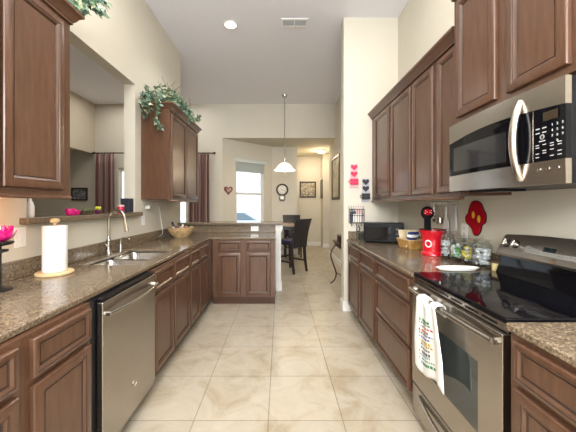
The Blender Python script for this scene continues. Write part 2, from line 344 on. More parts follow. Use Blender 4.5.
def crown(mb, x0, x1, yf, yb, z, ends=(True, True), s=1.0):
    """crown moulding swept along front and returns; local frame"""
    prof = [(0.0, 0.0), (0.008, 0.0), (0.008, 0.012), (0.018, 0.022), (0.030, 0.045), (0.046, 0.058), (0.050, 0.060), (0.050, 0.078), (0.0, 0.078)]
    prof = [(a*s, b*s) for a, b in prof]
    path = []
    for o, h in prof:
        l = x0-(o if ends[0] else 0); r = x1+(o if ends[1] else 0)
        path.append([(l, yb, z+h), (l, yf-o, z+h), (r, yf-o, z+h), (r, yb, z+h)])
    mb.rings(path, 0, True, True, closed=True)
    return mb
def wall_cab(loc, rz, w, depth, fronts, z0, z1, label, ends=(True, True), rail=0.03, name='wall_cabinet', cs=1.0):
    t = thing(name, label, 'cabinet', loc, rz, 'brown raised-panel wall cabinets')
    MB().box(0.0005, w-0.0005, 0, depth, z0, z1).build('body', WOOD, t)
    for a, b, c, d in fronts: door(t, a, b, c, d)
    crown(MB(), 0.0005, w-0.0005, -0.006, depth, z1, ends, cs).build('crown_moulding', WOOD, t)
    if rail: MB().rings([[(x, y, z) for y, z in ((.02, z0-rail), (-.010, z0-rail), (-.014, z0-rail+.006), (-.012, z0-rail+.014), (-.003, z0-rail+.020), (-.003, z0-.0005), (.02, z0-.0005))] for x in (.0005, w-.0005)]).build('light_rail', WOOD, t)
    return t
FUL = -1.25; DUL = FUL-LW-0.003
wall_cab((FUL, 0.88, 0), PI/2, 0.834, DUL, [(0.405, 0.765, 1.436, 2.40), (0.02, 0.385, 1.436, 2.40)], 1.415, 2.425, 'large brown wall cabinet at the upper left picture edge with ivy on top', ends=(True, True))
wall_cab((FUL, 3.26, 0), PI/2, 1.09, DUL, [(0.03, 0.525, 1.436, 2.40), (0.545, 1.06, 1.436, 2.40)], 1.415, 2.425, 'brown two-door wall cabinet past the pass-through with ivy trailing over it', ends=(True, True))
FUR = 1.17; DUR = RW-FUR-0.003
def right_up(y0, y1, doors, label, ends):
    return wall_cab((FUR, y1, 0), -PI/2, y1-y0, DUR, [(y1-b, y1-a, 1.434, 2.405) for a, b in doors], 1.415, 2.43, label, ends)
right_up(3.03, 3.655, [(3.06, 3.50)], 'farthest brown wall cabinet on the right, above the black toaster oven', (False, False))
right_up(2.155, 3.03, [(2.555, 2.995), (2.18, 2.515)], 'brown two-door wall cabinet on the right above the red canister', (False, False))
right_up(1.862, 2.155, [(1.875, 2.115)], 'narrow brown wall cabinet on the right half hidden by the taller cabinet', (False, False))
wall_cab((1.12, 1.850, 0), -PI/2, 0.765, RW-1.12-0.003, [(0.045, 0.372, 1.895, 2.62), (0.445, 0.745, 1.895, 2.62)], 1.862, 2.66, 'taller brown two-door wall cabinet directly above the microwave', (True, True), rail=0, cs=1.1)

# ------------------------------------------------------------------ worktops
CE = -0.94; PF = 3.86
def inL(x, y): return ((x < CE) or (y > PF)) and not (-1.47 < x < -1.06 and 2.10 < y < 2.85)
ct = thing('worktop', 'L-shaped brown speckled stone worktop along the left wall and peninsula', 'countertop')
MB().cells([LW+0.002, -1.47, -1.06, CE, -0.062], [-0.3, 2.10, 2.85, PF, 4.518], inL, 0.884, 0.914).build('slab', GRAN, ct, bevel=0.008, seg=3)
MB().box(LW+0.001, LW+0.021, -0.3, 4.496, 0.9145, 1.022).build('backsplash', GRAN, ct, bevel=0.003)
MB().box(LW+0.001, -0.068, 4.497, 4.518, 0.9145, 1.038).build('backsplash', GRAN, ct, bevel=0.003)
bt = tag(MB().box(LW-0.1, 0.045, 4.42, 4.86, 1.041, 1.075).build('breakfast_bar', GRAN, bevel=0.008, seg=3), 'raised stone bar top running along the back of the peninsula', 'countertop')
ws = tag(MB().box(LW-0.20, LW+0.055, 1.74, 3.20, 1.232, 1.272).build('stone_ledge', GRAN, bevel=0.006), 'stone ledge forming the sill of the pass-through above the sink', 'ledge')
ct = thing('worktop', 'brown stone worktop from the range to the far wall end under the toaster oven', 'countertop')
MB().box(0.845, RW-0.002, 1.858, 3.658, 0.884, 0.914).build('slab', GRAN, ct, bevel=0.008, seg=3)
MB().box(RW-0.022, RW-0.001, 1.858, 3.658, 0.9145, 1.015).build('backsplash', GRAN, ct, bevel=0.003)
MB().box(0.865, RW-0.023, 3.637, 3.658, 0.9145, 1.015).build('backsplash', GRAN, ct, bevel=0.003)
ct = thing('worktop', 'short brown stone worktop at the lower right picture edge, near side of the range', 'countertop')
MB().box(0.845, RW-0.002, 0.25, 1.082, 0.884, 0.914).build('slab', GRAN, ct, bevel=0.008, seg=3)
MB().box(RW-0.022, RW-0.001, 0.25, 1.082, 0.9145, 1.015).build('backsplash', GRAN, ct, bevel=0.003)

# ------------------------------------------------------------------ sink and tap
def rrect(x0, x1, y0, y1, r, z, n=6):
    pts = []
    for cx, cy, a0 in ((x1-r, y1-r, 0), (x0+r, y1-r, PI/2), (x0+r, y0+r, PI), (x1-r, y0+r, 1.5*PI)):
        for k in range(n+1):
            a = a0+PI/2*k/n; pts.append((cx+r*math.cos(a), cy+r*math.sin(a), z))
    return pts
sk = thing('kitchen_sink', 'double-bowl stainless undermount sink set in the left worktop', 'sink')
for y0, y1, dp in ((2.105, 2.455, 0.19), (2.485, 2.845, 0.19)):
    m1 = MB(); b = 0.005
    R = [rrect(-1.475, -1.055, y0-.005, y1+.005, .06, .882), rrect(-1.462, -1.068, y0+b, y1-b, .055, .882), rrect(-1.458, -1.072, y0+b+.004, y1-b-.004, .052, .874),
         rrect(-1.448, -1.082, y0+.018, y1-.018, .05, .882-dp+.03), rrect(-1.42, -1.11, y0+.045, y1-.045, .04, .882-dp), rrect(-1.28, -1.25, (y0+y1)/2-.015, (y0+y1)/2+.015, .014, .882-dp-.004)]
    m1.rings(R, cap0=False, cap1=True); o = m1.build('bowl', SINKM, sk, recalc=True, angle=50)
    sm = o.modifiers.new('wall', 'SOLIDIFY'); sm.thickness = 0.0015; sm.offset = -1
    MB().lathe([(0.001, -.003), (.036, -.003), (.04, 0.0), (.034, .003), (.012, .002), (0.001, .004)], (-1.265, (y0+y1)/2, .882-dp+.002)).build('drain', CHROME, sk)
def arc(c, r, a0, a1, n, f): return [f(c[0]+r*math.cos(a0+(a1-a0)*i/n), c[1]+r*math.sin(a0+(a1-a0)*i/n)) for i in range(n+1)]
fa = thing('kitchen_faucet', 'tall brushed nickel gooseneck tap behind the sink', 'faucet', (-1.505, 2.53, 0.9145), -0.25)
MB().lathe([(.030, 0), (.030, .008), (.024, .016), (.022, .05), (.020, .11), (.0235, .115), (.0235, .125), (.016, .135), (.0145, .16)], n=20).build('base', NICKEL, fa)
f = lambda a, b: (a, 0, b)
MB().tube([(0, 0, .12), (0, 0, .20), (0, 0, .30)]+arc((.085, .305), .085, PI, PI*0.10, 14, f)+[(.172, 0, .30)], 0.0125).build('spout', NICKEL, fa)
MB().tube([(.170, 0, .305), (.176, 0, .275), (.186, 0, .225), (.190, 0, .205)], [.0135, .0165, .019, .017]).build('spray_head', NICKEL, fa)
MB().tube([(0, 0, .075), (.02, -.035, .08), (.045, -.085, .105)], [.009, .008, .006]).build('lever', NICKEL, fa)
sp = thing('soap_dispenser', 'small nickel soap pump beside the tall tap', 'soap dispenser', (-1.505, 2.72, 0.9145), 0.0)
MB().lathe([(.020, 0), (.020, .01), (.013, .02), (.012, .075), (.017, .078), (.017, .092), (.006, .095), (.006, .12)], n=16).build('body', NICKEL, sp)
MB().tube([(0, 0, .115), (.03, 0, .125), (.075, 0, .118), (.085, 0, .108)], [.008, .008, .006, .005]).build('nozzle', NICKEL, sp)

# ------------------------------------------------------------------ dishwasher
dw = thing('dishwasher', 'stainless steel dishwasher with curved bar handle under the left worktop', 'dishwasher', (FXL, 1.388, 0), PI/2)
MB().box(0.002, 0.656, 0.006, 0.60, 0.09, 0.880).box(0.006, 0.652, 0.05, 0.6, 0.0, 0.09).build('body', BLACKP, dw)
MB().box(0.052, 0.655, -0.030, 0.004, 0.095, 0.862).build('door_panel', STEEL, dw, bevel=0.006)
MB().box(0.052, 0.655, -0.026, 0.004, 0.8635, 0.879).build('control_strip', BLACKG, dw, bevel=0.002)
hd = []
for k in range(17):
    u = k/16; hd.append((0.075+u*0.555, -0.052-0.030*math.sin(PI*u), 0.800))
o = MB().tube(hd, 0.0105, 12).build('handle', CHROME, dw)
for q in (.075, .630): MB().tube([(q, -.029, .800), (q, -.058, .800)], .012).build('handle_post', CHROME, o)
e = MB(); e.lathe([(.017, 0), (.017, .002), (.014, .0025), (.0135, .001)], n=24, M=Matrix.Rotation(PI/2, 4, 'X'))
o = e.build('emblem', CHROME, dw, loc=(0.365, -0.0305, 0.268)); o.scale = (1.15, 1, 1.15)
e = MB()
for sx, ph in ((-.004, 0.4), (.004, 0.4+PI)):
    pts = [(sx+(.0012+.0045*(k/14))*math.cos(ph+k*.42), -.0025, (.0012+.0045*(k/14))*math.sin(ph+k*.42)*1.3) for k in range(15)]
    e.tube(pts, .0007, 6)
e.build('script_mark', BLACKP, o)

# ------------------------------------------------------------------ range
RY0, RY1 = 1.090, 1.850; RWd = RY1-RY0
rg = thing('range', 'stainless electric range with black glass cooktop between the right worktops', 'stove', (0.876, RY1, 0), -PI/2)
# local: x towards the camera, y into the wall (0.655 deep), z up
MB().box(0.002, RWd-0.002, 0.02, 0.60, 0.03, 0.895).box(0.01, RWd-0.01, 0.06, 0.58, 0.0, 0.03).build('body', BLACKP, rg)
ck = MB().box(0.0, RWd, -0.018, 0.545, 0.897, 0.922).build('cooktop', BLACKG, rg, bevel=0.006, seg=3)
RING = mat('burner_print', (0.025, 0.025, 0.028), 0.15)
for bx, by, br in ((0.20, 0.14, .085), (0.20, 0.39, .075), (0.56, 0.14, .105), (0.56, 0.39, .075)):
    m1 = MB()
    for r in (br, br*.62):
        m1.rings([[(bx+q*math.cos(2*PI*i/40), by+q*math.sin(2*PI*i/40), .9224) for i in range(40)] for q in (r-.0015, r+.0015)], cap0=False, cap1=False)
    m1.build('burner_ring', RING, ck)
MB().box(0.008, RWd-0.008, -0.006, 0.018, 0.862, 0.896).build('vent_strip', STEEL, rg, bevel=0.002)
m1 = MB()
for k in range(6): m1.box(0.05+k*0.112, 0.135+k*0.112, -0.0075, -0.004, 0.874, 0.882)
m1.build('vent_slot', BLACKP, rg)
dz0, dz1 = 0.235, 0.858
od = thing('oven_door', 'x', 'x'); bpy.data.objects.remove(od)
od = MB().cells([0.006, 0.185, RWd-0.145, RWd-0.006], [dz0, 0.38, 0.68, dz1], lambda x, z: not (0.185 < x < RWd-.145 and .38 < z < .68), -0.030, 0.016, P=lambda x, z, y: (x, y, z)).build('oven_door', STEEL, rg, bevel=0.004)
MB().box(0.175, RWd-0.135, -0.028, -0.004, 0.37, 0.69).build('oven_window', mat('grey_oven_glass', (.035, .042, .042), .08, spec=.8), od)
hp = [(0.030+0.70*k/16, -0.052-0.014*math.sin(PI*k/16), 0.822) for k in range(17)]
oh = MB().tube(hp, 0.0145, 12).build('handle', STEEL, rg)
for q in (.034, .726): MB().tube([(q, -.028, .822), (q, -.054, .822)], .015).build('handle_post', STEEL, oh)
dw2 = MB().box(0.006, RWd-0.006, -0.028, 0.016, 0.045, 0.225).build('drawer', STEEL, rg, bevel=0.006)
MB().tube([(0.10+0.56*k/14, -0.034-0.022*math.sin(PI*k/14), 0.185-0.02*math.sin(PI*k/14)) for k in range(15)], 0.012).build('drawer_handle', STEEL, dw2)
# backguard: leaning steel panel over a black base
def prism_x(prof, x0, x1, nseg=1, top=None):
    rs = []
    for k in range(nseg+1):
        u = k/nseg; x = x0+(x1-x0)*u
        rs.append([(x, y, z+(top(u) if top and t else 0)) for y, z, t in prof])
    return rs
MB().rings(prism_x([(0.51, .9225, 0), (0.61, .9225, 0), (.615, 1.04, 0), (.542, 1.04, 0), (.536, .99, 0)], 0.0, RWd)).build('backguard_base', BLACKG, rg, angle=20)
bgd = MB().rings(prism_x([(0.518, 1.036, 0), (0.618, 1.036, 0), (.618, 1.155, 1), (.582, 1.163, 1), (.568, 1.150, 1), (.514, 1.050, 0)], -0.003, RWd+0.003, 16, lambda u: 0.018*math.sin(PI*u)), 0).build('backguard', mat('satin_steel', (.33, .30, .27), .42, 1.0), rg, angle=30)
fa_ = math.atan2(.054, .100)             # lean of the panel face
def face_M(x, z):                        # local point on the panel face
    t = (z-1.050)/.100; return Matrix.Translation((x, .514+.054*t-.0008, z)) @ Matrix.Rotation(-fa_, 4, 'X') @ Matrix.Rotation(PI/2, 4, 'X')
PANELG = mat('pale_grey_control_film', (0.30, 0.29, 0.27), 0.6, spec=.2)
m1 = MB().box(-.19, .19, -.034, .034, 0, .003, M=face_M(.38, 1.108)); m1.build('control_panel', PANELG, bgd, bevel=0.001)
LCD = mat('dark_display', (0.01, 0.02, 0.02), 0.1)
MB().box(-.035, .035, -.014, .012, 0.003, .0045, M=face_M(.335, 1.112)).build('display', LCD, bgd)
INKG = mat('dark_grey_ink', (0.08, 0.08, 0.09), 0.5)
m1 = MB()
for k in range(18):
    u = -.17+.02*k
    if -.11 < u < -.005: continue
    for v in (-.022, -.008, .008, .02): m1.box(u, u+.010, v, v+.0022, .003, .0036, M=face_M(.38, 1.108))
m1.build('key_marks', INKG, bgd)
for kx in (0.048, 0.115, 0.645, 0.712):
    m1 = MB(); M = face_M(kx, 1.112)
    m1.lathe([(.026, 0), (.026, .004), (.0225, .006), (.021, .022), (.018, .025), (.001, .025)], M=M, mis=[0, 0, 1, 1, 1, 1]); m1.box(-.003, .003, -.02, .02, .024, .030, mi=1, M=M)
    m1.build('knob', [BLACKP, CHROME], bgd)
MB().lathe([(.011, 0), (.011, .002), (.001, .0025)], M=face_M(.38, 1.062)).build('emblem', mat('bronze_badge', (0.30, 0.20, 0.12), 0.3, 0.8), bgd)

# ------------------------------------------------------------------ over-the-range microwave
mw = thing('microwave', 'stainless over-the-range microwave with big arched handle and black keypad', 'microwave', (1.085, RY1-0.005, 0), -PI/2)
MW = 0.750; mz0, mz1 = 1.436, 1.848
MB().box(0.0, MW, 0.025, 0.41, mz0, mz1).build('body', BLACKP, mw, bevel=0.002)
def bow(u): return 0.018*math.sin(PI*min(1, max(0, u)))
m1 = MB(); NS = 20; rs = []
def arcz(x): return 1.735+0.026*math.sin(PI*min(x/0.80, 1))
xs = [MW*k/NS for k in range(NS+1)]
rs = [[(x, 0.024, arcz(x)), (x, -bow(x/MW), arcz(x)), (x, -bow(x/MW), mz1), (x, 0.024, mz1)] for x in xs]
MB().rings(rs).build('top_fascia', STEEL, mw, angle=40)
rs = [[(x, 0.024, mz0), (x, -bow(x/MW)+.002, mz0), (x, -bow(x/MW), 1.531), (x, 0.024, 1.531)] for x in xs]
MB().rings(rs).build('bottom_fascia', STEEL, mw, angle=40)
DX = 0.617
xs2 = [DX*k/NS for k in range(NS+1)]
rs = [[(x, 0.024, 1.532), (x, -bow(x/MW)+.002, 1.532), (x, -bow(x/MW)+.002, arcz(x)-.001), (x, 0.024, arcz(x)-.001)] for x in xs2]
dk = MB().rings(rs).build('door', BLACKG, mw, angle=40)
WIN = mat('smoked_window', (0.02, 0.022, 0.026), 0.06, coat=0.6)
xs3 = [.05+.43*k/NS for k in range(NS+1)]
MB().rings([[(x, 0.010, 1.556), (x, -bow(x/MW)+.0005, 1.556), (x, -bow(x/MW)+.0005, 1.70), (x, .010, 1.70)] for x in xs3]).build('window', WIN, dk, angle=40)
xs4 = [DX+.004+(MW-DX-.004)*k/6 for k in range(7)]
kp = MB().rings([[(x, 0.024, 1.532), (x, -bow(x/MW)+.002, 1.532), (x, -bow(x/MW)+.002, arcz(x)-.001), (x, 0.024, arcz(x)-.001)] for x in xs4]).build('control_panel', BLACKG, mw, angle=40)
MB().box(DX+.0002, DX+.0038, -bow(DX/MW)+.0015, .02, 1.532, arcz(DX)-.002).build('seam_strip', STEEL, mw)
INKW = mat('white_print', (0.55, 0.56, 0.56), 0.5)
m1 = MB(); kpw = MW-DX
def km(fx, z): x = DX+.004+fx*(kpw-.006); return Matrix.Translation((x, -bow(x/MW)+.0012, z)) @ Matrix.Rotation(PI/2, 4, 'X')
digs = ['1', '2', '3', '4', '5', '6', '7', '8', '9', '', '0', '']
for k, d in enumerate(digs):
    if d: add_text(m1, d, .014, km(.62+.155*(k % 3), 1.672-.022*(k//3)))
for j, z in enumerate((1.668, 1.650)):
    for i in range(2): m1.box(-.009, .009, -.0022, .0022, 0, .0006, M=km(.15+.22*i, z))
for j, z in enumerate((1.600, 1.590, 1.575, 1.565, 1.550)):
    for i in range(4):
        if (i+j) % 3 != 2 or j == 0: m1.box(-.008, .008, -.0016, .0016, 0, .0006, M=km(.14+.235*i, z))
m1.lathe([(.010, 0), (.010, .0008), (.0075, .0008), (.0075, 0)], M=km(.30, 1.632)); m1.box(-.014, .014, -.002, .002, 0, .0006, M=km(.30, 1.615))
m1.build('key_marks', INKW, kp)
MB().box(-.040, .040, -.018, .018, 0, .0008, M=km(.50, 1.712)).build('display', mat('brown_display', (0.05, 0.035, 0.022), 0.12), kp)
m1 = MB()
for i in range(3): m1.lathe([(.008, 0), (.0075, .003), (.001, .0035)], M=Matrix.Translation((DX+.032+.037*i, -bow((DX+.03+.037*i)/MW)-.0005, 1.498)) @ Matrix.Rotation(PI/2, 4, 'X'))
m1.build('button', CHROME, mw)
hp = [(0.560, -.010+-.036*math.sin(PI*k/12)**.75, 1.812-.352*k/12) for k in range(13)]
def smooth(pts, n=4):
    out = []
    P = [Vector(p) for p in pts]; P = [P[0]]+P+[P[-1]]
    for i in range(1, len(P)-2):
        for k in range(n):
            t = k/n; a, b, c, d = P[i-1], P[i], P[i+1], P[i+2]
            out.append(0.5*((2*b)+(c-a)*t+(2*a-5*b+4*c-d)*t*t+(3*b-a-3*c+d)*t**3))
    out.append(P[-2]); return out
P_ = smooth(hp, 3); MB().tube(P_, [.011+.006*math.sin(PI*min(1, .12+k/(len(P_)-1)*.85))**.5 for k in range(len(P_))], 14).build('handle', NICKEL, mw)
m1 = MB().box(.10, .34, .06, .20, mz0-.012, mz0-.0005); m1.build('grease_filter', BLACKP, mw)

exec_items = True
# ------------------------------------------------------------------ towel on the oven handle
def towel():
    TW = mat('white_towel', (0.80, 0.80, 0.78), 0.9, spec=0.1)
    t = thing('kitchen_towel', 'white printed kitchen towel hanging over the oven door handle', 'towel')
    # hanging bar point at Y along the handle
    bm = MB(); NU, NV = 22, 30; grid = []
    ztop, x_out = 0.838, 0.796
    for j in range(NV+1):
        v = j/NV; row = []
        wv = 0.105+0.050*min(1, v*1.6); yc = 1.545-0.028*v
        for i in range(NU+1):
            u = i/NU-0.5
            y = yc-u*2*wv*0.92
            dip = 0.030*math.exp(-((u-0.02)/0.09)**2)*(1-v)   # dip between the two gathered peaks
            amp = 0.011*(1-0.4*v)
            x = x_out-0.006-amp*(1+math.sin(u*15+1.2+v*0.8))*0.55+(-0.004 if abs(u) > .3 else 0)
            z = ztop+0.004-dip-v*(0.400-0.02*math.sin(u*6))
            if j == 0: x += 0.014
            row.append(bm.bm.verts.new((x, y, z)))
        grid.append(row)
    back = []
    for j in range(8):
        row = []; v = j/7
        for i in range(NU+1):
            u = i/NU-0.5; dip = 0.030*math.exp(-((u-0.02)/0.09)**2)*(1-v)
            y = 1.545-u*2*0.105*.92
            row.append(bm.bm.verts.new((0.822+0.012*min(1, v*6), y, ztop+0.0055-dip-v*0.06 if j else ztop+.006-dip)))
        back.append(row)
    rows = back[::-1]+grid
    for a, b in zip(rows, rows[1:]):
        for i in range(NU): bm.bm.faces.new((a[i], a[i+1], b[i+1], b[i])).smooth = True
    o = bm.build('cloth', TW, t, angle=80)
    s = o.modifiers.new('thick', 'SOLIDIFY'); s.thickness = 0.003; s.offset = 0
    cols = [(0.05, 0.25, 0.10), (0.55, 0.04, 0.06), (0.05, 0.10, 0.40), (0.60, 0.40, 0.05), (0.08, 0.08, 0.09), (0.10, 0.35, 0.35)]
    ms = [mat('towel_print_%s' % n, c, 0.9) for n, c in zip(('green', 'red', 'blue', 'yellow', 'black', 'teal'), cols)]
    p = MB(); rnd = random.Random(3)
    def pt(u, v):
        wv = 0.105+0.050*min(1, v*1.6); yc = 1.545-0.028*v
        x = x_out-0.006-0.011*(1-0.4*v)*(1+math.sin(u*15+1.2+v*.8))*.55+(-0.004 if abs(u) > .3 else 0)
        return Vector((x-0.0026, yc-u*2*wv*0.92, ztop+.004-v*(.400-.02*math.sin(u*6))))
    for r in range(13):
        v = .28+r*.047; u = -.32+rnd.uniform(0, .03); end = rnd.uniform(.02, .20); mi = (r//2) % 6; tall = .034 if r % 3 == 0 else .020
        while u < end:
            w = rnd.uniform(.02, .07); n = 3
            top = [pt(u+w*k/n, v) for k in range(n+1)]; bot = [pt(u+w*k/n, v+tall) for k in range(n+1)]
            vt = [p.bm.verts.new(q) for q in top]; vb = [p.bm.verts.new(q) for q in bot]
            for k in range(n): p.bm.faces.new((vt[k], vt[k+1], vb[k+1], vb[k])).material_index = mi if rnd.random() < .85 else rnd.randrange(6)
            u += w+.025
    o = p.build('printed_marks', ms, t)
    s = o.modifiers.new('thick', 'SOLIDIFY'); s.thickness = 0.0008; s.offset = 1
towel()

# ------------------------------------------------------------------ things on the left worktop
BIRCH = noise_col(mat('pale_birch', rough=0.45), [(0.60, 0.42, 0.22), (0.72, 0.54, 0.31)], 4.0, (1, 8, 1))
PAPER = noise_col(mat('white_paper', rough=0.9, spec=0.1), [(0.78, 0.78, 0.80), (0.86, 0.86, 0.87)], 60.0, bump=0.3)
pt_ = thing('paper_towel_holder', 'pale wooden paper towel holder standing on the left worktop', 'paper towel holder', (-1.43, 1.83, 0.9145))
MB().lathe([(.098, 0), (.102, .004), (.102, .012), (.096, .018), (.001, .019)], n=40).build('base', BIRCH, pt_)
MB().lathe([(.009, .018), (.009, .315)], n=14).build('rod', BIRCH, pt_)
MB().lathe([(.010, .314), (.012, .322), (.026, .330), (.027, .340), (.018, .350), (.001, .353)], n=20).build('finial', BIRCH, pt_)
pr = thing('paper_towel_roll', 'white paper towel roll on the pale wooden holder', 'paper towel', (-1.43, 1.83, 0.9345))
m1 = MB(); m1.lathe([(.0205, 0), (.064, 0), (.0655, .003), (.0655, .282), (.064, .285), (.0205, .285), (.0205, 0)], n=40, cap0=False, cap1=False)
m1.build('roll', PAPER, pr)
m1 = MB(); m1.rings([[(.0655*math.cos(a)*1.012, .0655*math.sin(a)*1.012, z) for a in [-.6-.05*k for k in range(12)]]+[(.066*math.cos(a), .066*math.sin(a), z) for a in [-.6-.05*k for k in range(11, -1, -1)]] for z in (.001, .284)])
m1.build('loose_sheet', PAPER, pr)
# pink flower candle dish on an iron stand
PINK = mat('magenta_glass_petal', (0.75, 0.015, 0.25), 0.25, coat=0.5)
st = thing('candle_stand', 'black iron candle stand below the pink flower dish at the left edge', 'candle stand', (-1.43, 1.47, 0.9145)); st.scale = (1, 1, 1.065)
MB().lathe([(.05, 0), (.052, .005), (.02, .012), (.007, .02), (.007, .178), (.020, .184), (.034, .186), (.034, .196), (.007, .198), (.007, .212), (.048, .220), (.056, .228), (.056, .234), (.001, .234)], n=24).build('stem', IRON, st)
fl = thing('flower_candle_holder', 'bright pink petal-shaped candle holder glowing at the left edge', 'candle holder', (-1.43, 1.47, 1.165)); fl.scale = (1.12, 1.12, 1.12)
m1 = MB()
for ring, (n, r, h, tilt) in enumerate(((8, .050, .055, .75), (7, .034, .065, .45), (6, .020, .060, .2))):
    for k in range(n):
        a = 2*PI*k/n+ring*.4; M = Matrix.Rotation(a, 4, 'Z') @ Matrix.Translation((.012, 0, .004)) @ Matrix.Rotation(tilt, 4, 'Y')
        rs = []
        for q in range(6):
            u = q/5; w = .021*math.sin(PI*(.12+.80*u)); z = h*1.15*u; b = .010*math.sin(PI*u)
            rs.append([M @ Vector((b, -w, z)), M @ Vector((b+.006, 0, z)), M @ Vector((b, w, z)), M @ Vector((b+.0045, 0, z))])
        m1.rings(rs)
m1.build('petals', PINK, fl)
MB().lathe([(.014, .004), (.016, .012), (.016, .040), (.001, .038)], n=14).build('candle', mat('cream_wax', (0.85, 0.6, 0.35), 0.5), fl)
FLAME = mat('flame', (1, 0.5, 0.2), 0.5, emit=((1.0, 0.45, 0.12), 6.0))
MB().lathe([(.0005, .040), (.004, .046), (.0045, .052), (.002, .064), (.0004, .072)], n=10).build('flame', FLAME, fl)
pl = bpy.data.lights.new('candle_light', 'POINT'); pl.energy = 2.2; pl.color = (1, .5, .22); pl.shadow_soft_size = .02
plo = bpy.data.objects.new('candle_light', pl); COL.objects.link(plo); plo.location = (-1.43, 1.47, 1.30)

def outlet(loc, rz, label, name='wall_outlet', sw=False, w=.075, h=.118, group='white wall plates', horiz=False):
    t = thing(name, label, 'switch' if sw else 'outlet', loc, rz, group)
    if horiz: w, h = h, w
    MB().box(-w/2, w/2, -.006, -.0005, -h/2, h/2).build('plate', WHITEP, t, bevel=.002)
    m1 = MB()
    if sw:
        for dx in ((-.023, .023) if w > .1 else (0,)): m1.box(dx-.009, dx+.009, -.009, -.0055, -.022, .022)
        m1.build('rocker', WHITEP, t, bevel=.001)
    else:
        for d in (-.022, .022):
            cx, cz = (d, 0) if horiz else (0, d); m1.lathe([(.016, 0), (.016, .002), (.001, .002)], M=Matrix.Translation((cx, -.006, cz)) @ Matrix.Rotation(PI/2, 4, 'X'), n=18)
        m1.build('socket_face', WHITEP, t)
        m1 = MB()
        for d in (-.022, .022):
            cx, cz = (d, 0) if horiz else (0, d)
            for q in (-.006, .006): m1.box(cx+q-.001, cx+q+.001, -.0095, -.0079, cz-.003, cz+.005)
        m1.build('socket_slot', BLACKP, t)
    return t
outlet((LW, 1.742, 1.155), PI/2, 'white wall plate between the pink candle dish and the paper towels', sw=True, name='light_switch', w=.078, h=.122)
outlet((LW, 3.315, 1.175), PI/2, 'white wall outlet below the far left wall cabinet')
outlet((-0.395, 4.4965, .978), 0, 'white horizontal outlet in the stone upstand of the peninsula', horiz=True)
nl = thing('air_freshener', 'white round plug-in air freshener above the left wall outlet', 'air freshener', (LW, 3.38, 1.318), PI/2)
MB().lathe([(.018, 0), (.020, .006), (.020, .012)], M=Matrix.Rotation(PI/2, 4, 'X'), n=18).build('plug', WHITEP, nl)
m1 = MB().ball((0, -.032, .005), .026, sy=.8); m1.build('body', WHITEP, nl)
tag(MB().tube(smooth([(-1.565, 3.70, .94), (-1.50, 3.68, .99), (-1.535, 3.72, 1.15), (-1.55, 3.70, 1.30), (-1.56, 3.66, 1.382)]), .0025, 6).build('power_cord', WHITEP), 'thin white cord looping up the wall behind the wicker basket', 'cord')

# baskets
WICK = noise_col(mat('woven_wicker', rough=0.8), [(0.30, 0.17, 0.07), (0.52, 0.35, 0.17), (0.62, 0.46, 0.26)], 30.0, (1, 1, 3))
def weave_round(mb, r0, r1, h, rows=9, n=44):
    for j in range(rows):
        v = (j+.5)/rows; r = r0+(r1-r0)*math.sin(v*PI/2); pts = []
        for i in range(n):
            a = 2*PI*i/n; q = r+.003*(1 if (i+j) % 2 else -1); pts.append((q*math.cos(a), q*math.sin(a), v*h))
        mb.tube(pts, h/rows*.56, 6, closed=True)
bk = thing('wicker_basket', 'round wicker basket on the corner of the left worktop', 'basket', (-1.36, 3.95, 0.9145))
m1 = MB(); weave_round(m1, .085, .165, .125); m1.lathe([(.088, .002), (.088, .008), (.001, .008)], n=24); m1.build('bowl', WICK, bk)
m1 = MB(); m1.tube([(.168*math.cos(2*PI*i/40), .168*math.sin(2*PI*i/40), .125) for i in range(40)], .007, 8, closed=True); m1.build('rim', WICK, bk)
def bottle(loc, rx, ry, cols, label, h=.19, r=.028):
    t = thing('bottle', label, 'bottle', loc, 0, 'small bottles in the wicker basket'); t.rotation_euler = (rx, ry, 0)
    MB().lathe([(r*.9, 0), (r, .006), (r, h*.6), (r*.85, h*.7), (r*.4, h*.8), (r*.4, h*.86)], n=18).build('body', cols[0], t)
    MB().lathe([(r*.45, h*.86), (r*.45, h), (r*.4, h+.002), (.001, h+.002)], n=14).build('cap', cols[1], t)
    MB().lathe([(r*1.01, h*.12), (r*1.02, h*.13), (r*1.02, h*.5), (r*1.01, h*.51)], n=18, cap0=False, cap1=False).build('wrapper', cols[2], t)
AMB = mat('dark_amber', (.06, .02, .01), .2); REDP = mat('red_plastic', (.5, .02, .02), .35); LIL = mat('pale_wrapper', (.6, .6, .65), .5); DKB = mat('dark_blue_wrapper', (.05, .06, .16), .5)
bottle((-1.43, 3.94, .93), 0.1, -.2, (AMB, BLACKP, REDP), 'dark bottle with black cap leaning left in the wicker basket')
bottle((-1.35, 3.93, .93), 0, .15, (LIL, WHITEP, DKB), 'pale bottle with white cap in the middle of the wicker basket', .15)
bottle((-1.30, 3.99, .93), 0, .3, (DKB, BLACKP, LIL), 'blue bottle leaning right in the wicker basket', .145, .024)
pk = MB()
for k in range(5):
    M = Matrix.Translation((-1.43+.035*k, 3.87+.02*(k % 2), 1.015)) @ Matrix.Rotation(.5*math.sin(k*2.1), 4, 'Y') @ Matrix.Rotation(.3, 4, 'X')
    pk.box(-.018, .018, -.003, .003, -.03, .045, mi=k % 3, M=M)
tag(pk.build('packets', [LIL, REDP, DKB], bevel=.001), 'small coloured packets standing at the front of the wicker basket', 'packets')

